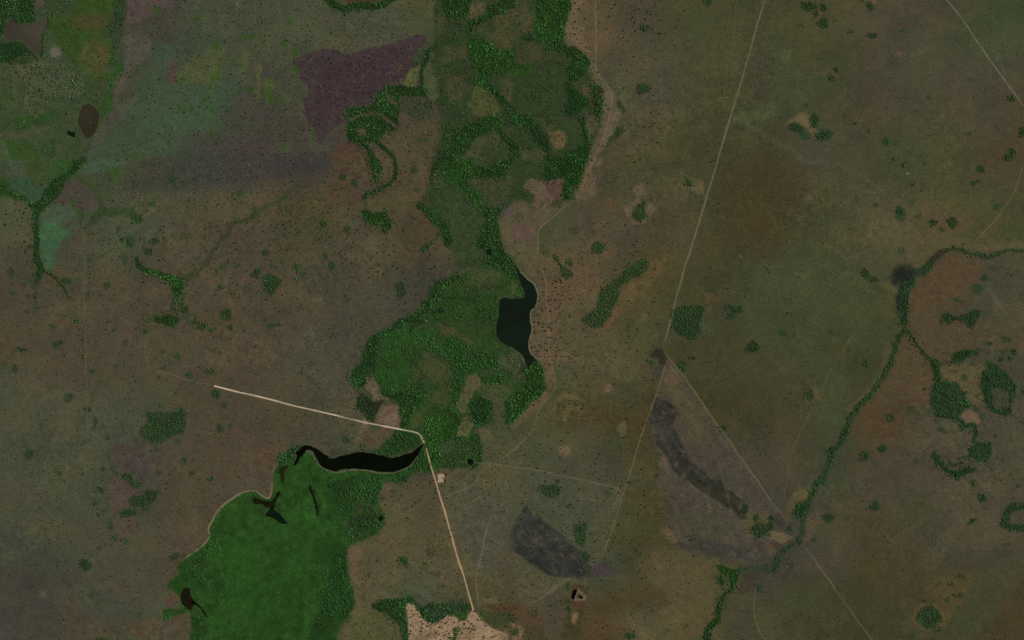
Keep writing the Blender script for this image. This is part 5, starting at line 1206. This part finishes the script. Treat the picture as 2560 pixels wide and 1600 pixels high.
# ------------------------------------------------------------------ tree prototypes
def crown_bm(seed, lumps, sub, leaves, flat=.75):
    r = random.Random(seed)
    bm = bmesh.new()
    for k in range(lumps):
        a = r.uniform(0, 6.283); d = 0 if k == 0 else r.uniform(.16, .3)
        rad = r.uniform(.30, .36) if k == 0 else r.uniform(.15, .24)
        cx, cy, cz = d * math.cos(a), d * math.sin(a), r.uniform(-.08, .10) + (.06 if k == 0 else 0)
        g = bmesh.ops.create_icosphere(bm, subdivisions=sub, radius=1)
        for v in g['verts']:
            s = rad * r.uniform(.78, 1.16)
            v.co.x = cx + v.co.x * s; v.co.y = cy + v.co.y * s; v.co.z = cz + v.co.z * s * flat
    for k in range(leaves):
        a = r.uniform(0, 6.283); e = r.uniform(-.3, 1.5); d = r.uniform(.30, .5)
        c = (d * math.cos(a) * math.cos(e), d * math.sin(a) * math.cos(e), d * math.sin(e) * flat)
        s = r.uniform(.04, .09)
        vs3 = [bm.verts.new((c[0] + r.uniform(-s, s), c[1] + r.uniform(-s, s), c[2] + r.uniform(-s, s) * .7)) for _ in range(3)]
        bm.faces.new(vs3)
    for v in bm.verts: v.co.z += .62
    return bm
def trunk_bm(h=.5, r0=.05, sides=6, limbs=3, seed=1):
    r = random.Random(seed); bm = bmesh.new()
    def cone(a, b_, ra, rb):
        a = np.array(a); b_ = np.array(b_)
        A = []; Bv = []
        for k in range(sides):
            t = 2 * math.pi * k / sides
            off = np.array([math.cos(t), math.sin(t), 0])
            A.append(bm.verts.new(a + off * ra)); Bv.append(bm.verts.new(b_ + off * rb))
        for k in range(sides): bm.faces.new((A[k], A[(k + 1) % sides], Bv[(k + 1) % sides], Bv[k]))
        bm.faces.new(Bv)
    cone((0, 0, -.06), (0, 0, h), r0, r0 * .6)
    for k in range(limbs):
        t = 2 * math.pi * (k + r.random() * .5) / limbs
        cone((0, 0, h * .75), (.2 * math.cos(t), .2 * math.sin(t), h + .12), r0 * .5, r0 * .25)
    return bm
def bm_mesh(name, bm, mat):
    me = bpy.data.meshes.new(name); bm.to_mesh(me); bm.free(); me.materials.append(mat); return me
def joined_proto(name, seed, mat):
    bm = crown_bm(seed, 6, 2, 110)
    ncrown = len(bm.faces)
    t = trunk_bm(seed=seed); tm = bpy.data.meshes.new('tmp'); t.to_mesh(tm); t.free()
    bm.from_mesh(tm); bpy.data.meshes.remove(tm)
    bm.faces.ensure_lookup_table()
    for i, f in enumerate(bm.faces): f.material_index = 0 if i < ncrown else 1
    me = bpy.data.meshes.new(name); bm.to_mesh(me); bm.free()
    me.materials.append(mat); me.materials.append(MAT_BARK)
    return me
PCOL = bpy.data.collections.new('tree_kinds')          # instanced by the woods; not placed in the scene itself
for k in range(6):
    o = bpy.data.objects.new('tree_kind', joined_proto('tree_kind', 300 + k, MAT_FOL_I)); PCOL.objects.link(o)

def gn_group():
    ng = bpy.data.node_groups.new('tree_scatter', 'GeometryNodeTree')
    ng.interface.new_socket('Geometry', in_out='INPUT', socket_type='NodeSocketGeometry')
    ng.interface.new_socket('Geometry', in_out='OUTPUT', socket_type='NodeSocketGeometry')
    N, L = ng.nodes, ng.links
    gi = N.new('NodeGroupInput'); go = N.new('NodeGroupOutput')
    ci = N.new('GeometryNodeCollectionInfo'); ci.inputs['Collection'].default_value = PCOL
    ci.inputs['Separate Children'].default_value = True; ci.inputs['Reset Children'].default_value = True
    iop = N.new('GeometryNodeInstanceOnPoints'); iop.inputs['Pick Instance'].default_value = True
    def attr(nm, ty):
        a = N.new('GeometryNodeInputNamedAttribute'); a.data_type = ty; a.inputs['Name'].default_value = nm
        return a.outputs['Attribute']
    L.new(gi.outputs[0], iop.inputs['Points']); L.new(ci.outputs[0], iop.inputs['Instance'])
    L.new(attr('idx', 'INT'), iop.inputs['Instance Index'])
    L.new(attr('rot', 'FLOAT_VECTOR'), iop.inputs['Rotation']); L.new(attr('scl', 'FLOAT_VECTOR'), iop.inputs['Scale'])
    L.new(iop.outputs[0], go.inputs[0])
    return ng
GN = gn_group()
def tint_for(n, key, r, X=None, Y=None):
    base = np.array(TINT[key], dtype=float)
    c = base[r.integers(0, len(base), n)]
    w = r.random((n, 1))
    c = c * w + base[r.integers(0, len(base), n)] * (1 - w)
    c = c * r.uniform(.78, 1.2, (n, 1)) * r.uniform(.93, 1.07, (n, 3))
    if X is not None: c = c * (.72 + .56 * fbm(X, Y, 55, 97, 3))[:, None]
    return albedo(np.clip(c, 3, 255)) * CROWN_GAIN
def scatter_object(name, P2, size_px, tints, hfac, seed, label, cat, kind='stuff', group=None):
    r = np.random.default_rng(seed); n = len(P2)
    wx_, wy_ = W(P2[:, 0], P2[:, 1])
    me = bpy.data.meshes.new(name); me.vertices.add(n)
    me.vertices.foreach_set('co', np.stack([wx_, wy_, np.zeros(n)], 1).astype(np.float32).ravel())
    a = me.attributes.new('idx', 'INT', 'POINT'); a.data.foreach_set('value', r.integers(0, 6, n).astype(np.int32))
    rot = np.zeros((n, 3), np.float32); rot[:, 2] = r.uniform(0, 6.283, n)
    a = me.attributes.new('rot', 'FLOAT_VECTOR', 'POINT'); a.data.foreach_set('vector', rot.ravel())
    s = size_px * M
    scl = np.stack([s * r.uniform(.85, 1.15, n), s * r.uniform(.85, 1.15, n), s * hfac * r.uniform(.75, 1.25, n)], 1).astype(np.float32)
    a = me.attributes.new('scl', 'FLOAT_VECTOR', 'POINT'); a.data.foreach_set('vector', scl.ravel())
    a = me.attributes.new('tint', 'FLOAT_COLOR', 'POINT'); c4 = np.ones((n, 4), np.float32); c4[:, :3] = tints
    a.data.foreach_set('color', c4.ravel())
    o = link(name, me)
    md = o.modifiers.new('scatter', 'NODES'); md.node_group = GN
    return tag(o, label, cat, group, kind)
def off_water(P2, m=1.0):
    ok = np.ones(len(P2), dtype=bool)
    for sh in LAKE_P:
        b = sh.box(); i = (P2[:, 0] > b[0] - 3) & (P2[:, 0] < b[2] + 3) & (P2[:, 1] > b[1] - 3) & (P2[:, 1] < b[3] + 3)
        if i.any():
            ii = np.where(i)[0]; ok[ii] &= sh.sdf(P2[ii, 0], P2[ii, 1]) > m
    return ok
ROADSH = [Band(road1, 5.5 * 3.78), Band(road2, 5.5 * 3.78), Band([(1055, 1100), (1062, 1112), (1066, 1124)], 6 * 3.78)]
def off_road(P2):
    ok = np.ones(len(P2), dtype=bool)
    for sh in ROADSH: ok &= sh.sdf(P2[:, 0], P2[:, 1]) > 0
    return ok

total = 0
for wi, (name, label, cat, pieces) in enumerate(WOODS):
    PP, SS, TT = [], [], []
    r = np.random.default_rng(500 + wi)
    for pi, (sh, sp, keep, gap, lo, hi, tint, uc, ua) in enumerate(pieces):
        p = scatter(sh, sp, keep, gap, 600 + wi * 31 + pi)
        if len(p) == 0: continue
        p = p[off_water(p) & off_road(p)]
        if uc[0] < 40 and keep > .6:          # loose outliers round every dense stand
            h = scatter(Grow(sh, 11), 4.6, .42, .8, 1600 + wi * 31 + pi)
            if len(h):
                h = h[off_water(h) & off_road(h) & (sh.sdf(h[:, 0], h[:, 1]) > 0)]
                PP.append(h); SS.append(r.uniform(1.5, 3.3, len(h))); TT.append(tint_for(len(h), 'dk', r, h[:, 0], h[:, 1]))
        PP.append(p); SS.append(lo + (hi - lo) * r.random(len(p)) ** 2.2); TT.append(tint_for(len(p), tint, r, p[:, 0], p[:, 1]))
    if cat == 'marsh': TT = [t * .82 for t in TT]
    if name == 'valley_undergrowth': TT = [t * .72 for t in TT]
    p = np.concatenate(PP); total += len(p)
    hf = .75 if cat in ('marsh', 'scrub') else 1.0
    scatter_object(name, p, np.concatenate(SS), np.concatenate(TT), hf, 700 + wi, label, cat)
print('wood trees', total)

# ------------------------------------------------------------------ thickets: joined low crowns, one thing each
def lowcrown(seed):
    bm = crown_bm(seed, 3, 1, 14)
    bmesh.ops.triangulate(bm, faces=bm.faces[:])
    v = np.array([q.co[:] for q in bm.verts]); f = np.array([[w.index for w in q.verts] for q in bm.faces]); bm.free()
    return v, f
for bmv in (0,):
    LOWC = []
    for k in range(5):
        bm = crown_bm(900 + k, 3, 1, 14); bm.verts.index_update()
        v = np.array([q_.co[:] for q_ in bm.verts]); f = np.array([[w_.index for w_ in q_.verts] for q_ in bm.faces]); bm.free()
        LOWC.append((v, f))
tb = trunk_bm(.5, .05, 4, 0); bmesh.ops.triangulate(tb, faces=tb.faces[:]); tb.verts.index_update()
LOWT = (np.array([q_.co[:] for q_ in tb.verts]), np.array([[w_.index for w_ in q_.verts] for q_ in tb.faces])); tb.free()

def place_phrase(x, y):
    if y < 420 and x < 330: return 'beside the forked lake valley'
    if x < 1000 and y < 420: return 'on the northern tree-dotted plain'
    if x < 215 and y < 1150: return 'beside the thin pale line of the western plain'
    if x < 560 and y < 820: return 'near the crooked dry creek wood'
    if x < 1000 and y < 820: return 'on the brown plain below the purple burn'
    if x < 330 and y > 1150: return 'on the grey south-western plain'
    if x < 760 and y < 1150: return 'near the western end of the gravel road'
    if x < 760: return 'on the brown slope above the green swamp'
    if x < 1080 and y < 1130: return 'beside the gravel road near the black lake'
    if x < 1230 and y > 1130: return 'beside the pinkish dirt road'
    if x < 1640 and y > 1180: return 'around the southern burn'
    if x < 1560 and y < 330: return 'on the plain beside the upper sandy track'
    if x < 1640 and y < 760: return 'on the tan clearings east of the sandy track'
    if x < 1640: return 'between the hooked lake and the cutline'
    if x < 1760 and y < 900: return 'beside the long cutline'
    if y < 380 and x < 2180: return 'on the northern plain between cutline and diagonal track'
    if y < 380: return 'near the north-eastern diagonal track'
    if y < 640 and x > 2180: return 'above the eastern stream'
    if x > 2230 and y < 900: return 'on the brown plain below the eastern stream'
    if y < 1150 and x < 2200: return 'on the olive plain between cutline and eastern stream'
    if x > 2200 and y < 1250: return 'beside the side branch of the eastern stream'
    if x < 2010 and y >= 1150: return 'at the corner of the old burn'
    if x < 2300: return 'on the south-eastern brown plain'
    return 'on the far south-eastern plain corner'

SPECIAL = {}
thick_n = 0
for ti, (sh, k) in enumerate(TH):
    b = sh.box()
    w_, h_ = b[2] - b[0], b[3] - b[1]
    sp, keep, gap, lo, hi = (3.8, .92, .3, 2.6, 4.8) if k == 'd' else ((4.6, .62, .5, 2.6, 4.2) if k == 's' else (3.6, .9, .2, 2.2, 3.4))
    p = scatter(sh, sp, keep, gap, 3000 + ti, edge=5)
    p = p[off_water(p) & off_road(p)] if len(p) else p
    if len(p) < 2:
        c = ((b[0] + b[2]) / 2, (b[1] + b[3]) / 2)
        if not (0 < c[0] < 2560 and 0 < c[1] < 1600): continue
        p = np.array([[c[0] - 1.2, c[1]], [c[0] + 1.3, c[1] + .8], [c[0], c[1] - 1.5]])
    ins = (p[:, 0] > 0) & (p[:, 0] < 2560) & (p[:, 1] > 0) & (p[:, 1] < 1600)
    if not ins.any(): continue
    r = np.random.default_rng(4000 + ti); n = len(p)
    east = p[:, 0].mean() > 1700
    tint = 1.0 * tint_for(n, {'d': ('bl' if east else 'mx'), 's': 'dk', 'f': 'bl'}[k], r, p[:, 0], p[:, 1])
    if k == 'f': tint *= .95
    cx, cy = p.mean(0); wcx, wcy = W(cx, cy)
    px, py = W(p[:, 0], p[:, 1]); px -= wcx; py -= wcy
    s = (lo + (hi - lo) * r.random(n)) * M; hf = {'d': 1.0, 's': .9, 'f': .45}[k]
    Vs, Fs, Cs, off = [], [], [], 0
    tV, tF, toff = [], [], 0
    for i in range(n):
        v, f = LOWC[r.integers(0, 5)]
        a = r.uniform(0, 6.283); ca, sa = math.cos(a), math.sin(a)
        q = np.stack([(v[:, 0] * ca - v[:, 1] * sa) * s[i] + px[i], (v[:, 0] * sa + v[:, 1] * ca) * s[i] + py[i], v[:, 2] * s[i] * hf], 1)
        Vs.append(q); Fs.append(f + off); off += len(v); Cs.append(np.repeat(tint[i][None], len(v), 0))
        v, f = LOWT
        tV.append(np.stack([v[:, 0] * s[i] + px[i], v[:, 1] * s[i] + py[i], v[:, 2] * s[i] * hf], 1)); tF.append(f + toff); toff += len(v)
    area = math.pi / 4 * w_ * h_
    sizew = 'tiny' if area < 130 else 'small' if area < 420 else 'middle-sized' if area < 1300 else 'large'
    ratio = max(w_, h_) / max(1, min(w_, h_))
    shapew = 'crescent-shaped' if isinstance(sh, Union) else 'elongated' if ratio > 1.55 else 'oval' if ratio > 1.2 else 'round'
    lookw = {'d': 'dense dark green', 's': 'loose dark', 'f': 'low flat green'}[k]
    noun = 'thicket' if k != 'f' else 'bush patch'
    label = '%s %s %s %s %s' % (sizew, shapew, lookw, noun, place_phrase(cx, cy))
    o = link('thicket' if k != 'f' else 'bush_patch', None); o.empty_display_size = 10
    o.location = (wcx, wcy, 0)
    tag(o, label, noun, label.split(' ', 1)[1] if False else 'thickets ' + place_phrase(cx, cy))
    tag(link('crowns', mesh_from('crowns', np.concatenate(Vs), np.concatenate(Fs).ravel(), 3, MAT_FOL_G, np.concatenate(Cs), 'tint'), o), kind='stuff')
    tag(link('trunks', mesh_from('trunks', np.concatenate(tV), np.concatenate(tF).ravel(), 3, MAT_BARK), o), kind='stuff')
    thick_n += n
print('thickets', len(TH), 'trees', thick_n)

# ------------------------------------------------------------------ lone trees: the largest as things of their own, the rest as one mass
ZONES = [(Z_SAND, 60, 'dark round bush standing on the pale sand at the road end', 'bushes on the pale sand', 'bush', 'sand_bush'),
         (Z_SHORE, 70, 'lone dark tree on the sandy shore strip east of the hooked lake', 'trees on the hooked lake shore', 'tree', 'shore_tree'),
         (Z_BURN, 60, 'lone tree with a pale soil ring on the purple burn', 'trees on the purple burn', 'tree', 'burn_tree'),
         (Z_NWEST, 25, 'lone dark tree on the pale plain west of the straight stream belt', 'trees west of the straight stream belt', 'tree', 'savanna_tree'),
         (Z_NORTH, 40, 'lone dark tree on the plain beside the upper sandy track', 'trees by the upper sandy track', 'tree', 'savanna_tree'),
         (Z_SW, 30, 'lone dark tree between the green swamp and the dirt road', 'trees between swamp and dirt road', 'tree', 'savanna_tree'),
         (Z_TAN, 15, 'lone dark tree on the tan soil edging the upper valley wood', 'trees on the tan valley edge', 'tree', 'savanna_tree')]
crown_me = [bm_mesh('crown', crown_bm(1200 + k, 6, 2, 110), MAT_FOL_R) for k in range(5)]
trunk_me = [bm_mesh('trunk', trunk_bm(seed=1300 + k), MAT_BARK) for k in range(3)]
taken = np.zeros(len(LONE), dtype=bool)
inframe = (LONE[:, 0] > 6) & (LONE[:, 0] < 2554) & (LONE[:, 1] > 6) & (LONE[:, 1] < 1594)
def single_tree(name, x, y, d, label, cat, group, h=.8, seed=0):
    r = random.Random(seed)
    wx_, wy_ = W(x, y)
    o = link(name, None); o.location = (wx_, wy_, 0); o.rotation_euler = (0, 0, r.uniform(0, 6.283)); o.empty_display_size = 4
    o.scale = (d * M * r.uniform(.9, 1.1), d * M * r.uniform(.9, 1.1), d * M * h * r.uniform(.85, 1.15))
    link('crown', crown_me[seed % 5], o); link('trunk', trunk_me[seed % 3], o)
    return tag(o, label, cat, group)
cnt = 0
for z, cap, label, group, cat, name in ZONES:
    m = np.where((z.sdf(LONE[:, 0], LONE[:, 1]) < 0) & inframe & ~taken)[0]
    m = m[np.argsort(-LONE[m, 2])][:cap]
    taken[m] = True
    for i in m:
        single_tree(name, LONE[i, 0], LONE[i, 1], LONE[i, 2] * 1.2, label, cat, group, .8, cnt); cnt += 1
single_tree('pad_tree', 1107.5, 1194.5, 3.4, 'single dark bush on the edge of the square sand pad', 'bush', None, .8, 3)
rest = LONE[~taken]
r = np.random.default_rng(55)
tl = np.array([(30, 38, 21), (36, 46, 25), (42, 50, 29), (26, 34, 20)], dtype=float)[r.integers(0, 4, len(rest))] * r.uniform(.8, 1.2, (len(rest), 1))
scatter_object('scattered_trees', rest[:, :2], rest[:, 2], albedo(tl), .8, 56, 'countless small dark trees dotted over the open grassland', 'trees')
print('lone', len(LONE), 'individual', cnt)
# fine shrubs
n = 60000
sx = r.uniform(-30, 2590, n); sy = r.uniform(-30, 1630, n)
pr = sample_grid(dg, sx, sy) / 9 * np.clip(.1 + 1.5 * fbm(sx, sy, 70, 92, 3) ** 1.5, 0, 1) * .22
k_ = r.random(n) < pr
sx, sy = sx[k_], sy[k_]
k_ = ~blocked(sx, sy)
sp2 = np.stack([sx[k_], sy[k_]], 1)
g = ground_col(sp2[:, 0], sp2[:, 1])
mixc = r.random((len(sp2), 1))
tl = g * .62 * mixc + np.array([44, 56, 30]) * (1 - mixc)
scatter_object('grassland_shrubs', sp2, r.uniform(1.0, 2.2, len(sp2)), albedo(tl), .6, 57, 'fine low shrubs and tussocks speckling the plains', 'shrubs')

# ------------------------------------------------------------------ small built things
# low bridge carrying the road over the lake channel
ba = np.array(W(*T('12', '1592,1165')[0])); bb = np.array(W(*T('12', '1608,1205')[0]))
mid_b = (ba + bb) / 2; L_ = np.linalg.norm(bb - ba) + 5; ang = math.atan2(*(bb - ba)[::-1])
br = link('bridge', None); br.location = (mid_b[0], mid_b[1], 0); br.rotation_euler = (0, 0, ang); br.empty_display_size = 5
tag(br, 'small dark plank bridge where the road crosses the lake channel', 'bridge')
MAT_DECK = plain_material('bridge_deck', (58, 50, 42), .7, 1.3, .5); MAT_RAIL = plain_material('bridge_rail', (96, 86, 74), .8, 1.2, .5)
def box(name, lo_, hi_, mat, parent):
    bm = bmesh.new(); bmesh.ops.create_cube(bm, size=1)
    for v in bm.verts:
        for i in range(3): v.co[i] = lo_[i] + (v.co[i] + .5) * (hi_[i] - lo_[i])
    bmesh.ops.bevel(bm, geom=bm.edges[:], offset=.05, affect='EDGES')
    return link(name, bm_mesh(name, bm, mat), parent)
box('deck', (-L_ / 2, -2.6, .75), (L_ / 2, 2.6, 1.05), MAT_DECK, br)
for s in (-1, 1):
    rl = box('railing', (-L_ / 2, s * 2.75 - .12, 1.6), (L_ / 2, s * 2.75 + .12, 1.8), MAT_RAIL, br)
    for t in range(5):
        x = -L_ / 2 + .4 + t * (L_ - .8) / 4
        box('post', (x - .12, s * 2.75 - .1, .7), (x + .12, s * 2.75 + .1, 1.62), MAT_RAIL, rl)
for x in (-L_ / 2 + 1, L_ / 2 - 1): box('pier', (x - .5, -2.4, -.4), (x + .5, 2.4, .77), MAT_DECK, br)

def mound(name, x, y, rx, ry, h, col, label, cat, z0=-.2, seed=5):
    r = random.Random(seed); bm = bmesh.new()
    bmesh.ops.create_icosphere(bm, subdivisions=3, radius=1)
    for v in bm.verts:
        k = 1 + .18 * (r.random() - .5)
        v.co.x *= rx * k; v.co.y *= ry * k; v.co.z = max(v.co.z, -.15) * h
    o = link(name, bm_mesh(name, bm, plain_material(name, col, .8, 1.2, .4))); o.location = (*W(x, y), z0 + .15 * h)
    return tag(o, label, cat)
mound('pale_mound', 2269.2, 433.6, 7, 6, 1.6, (140, 148, 116), 'small pale whitish mound ringed by dark bushes on the north-eastern plain', 'mound')
mound('floating_plants', 226.2, 306.8, 3.2, 2.4, .5, (92, 96, 78), 'tiny pale raft of plants floating on the lens-shaped brown lake', 'plants', .3, 6)
print('render mean target', IMG.mean((0, 1)))
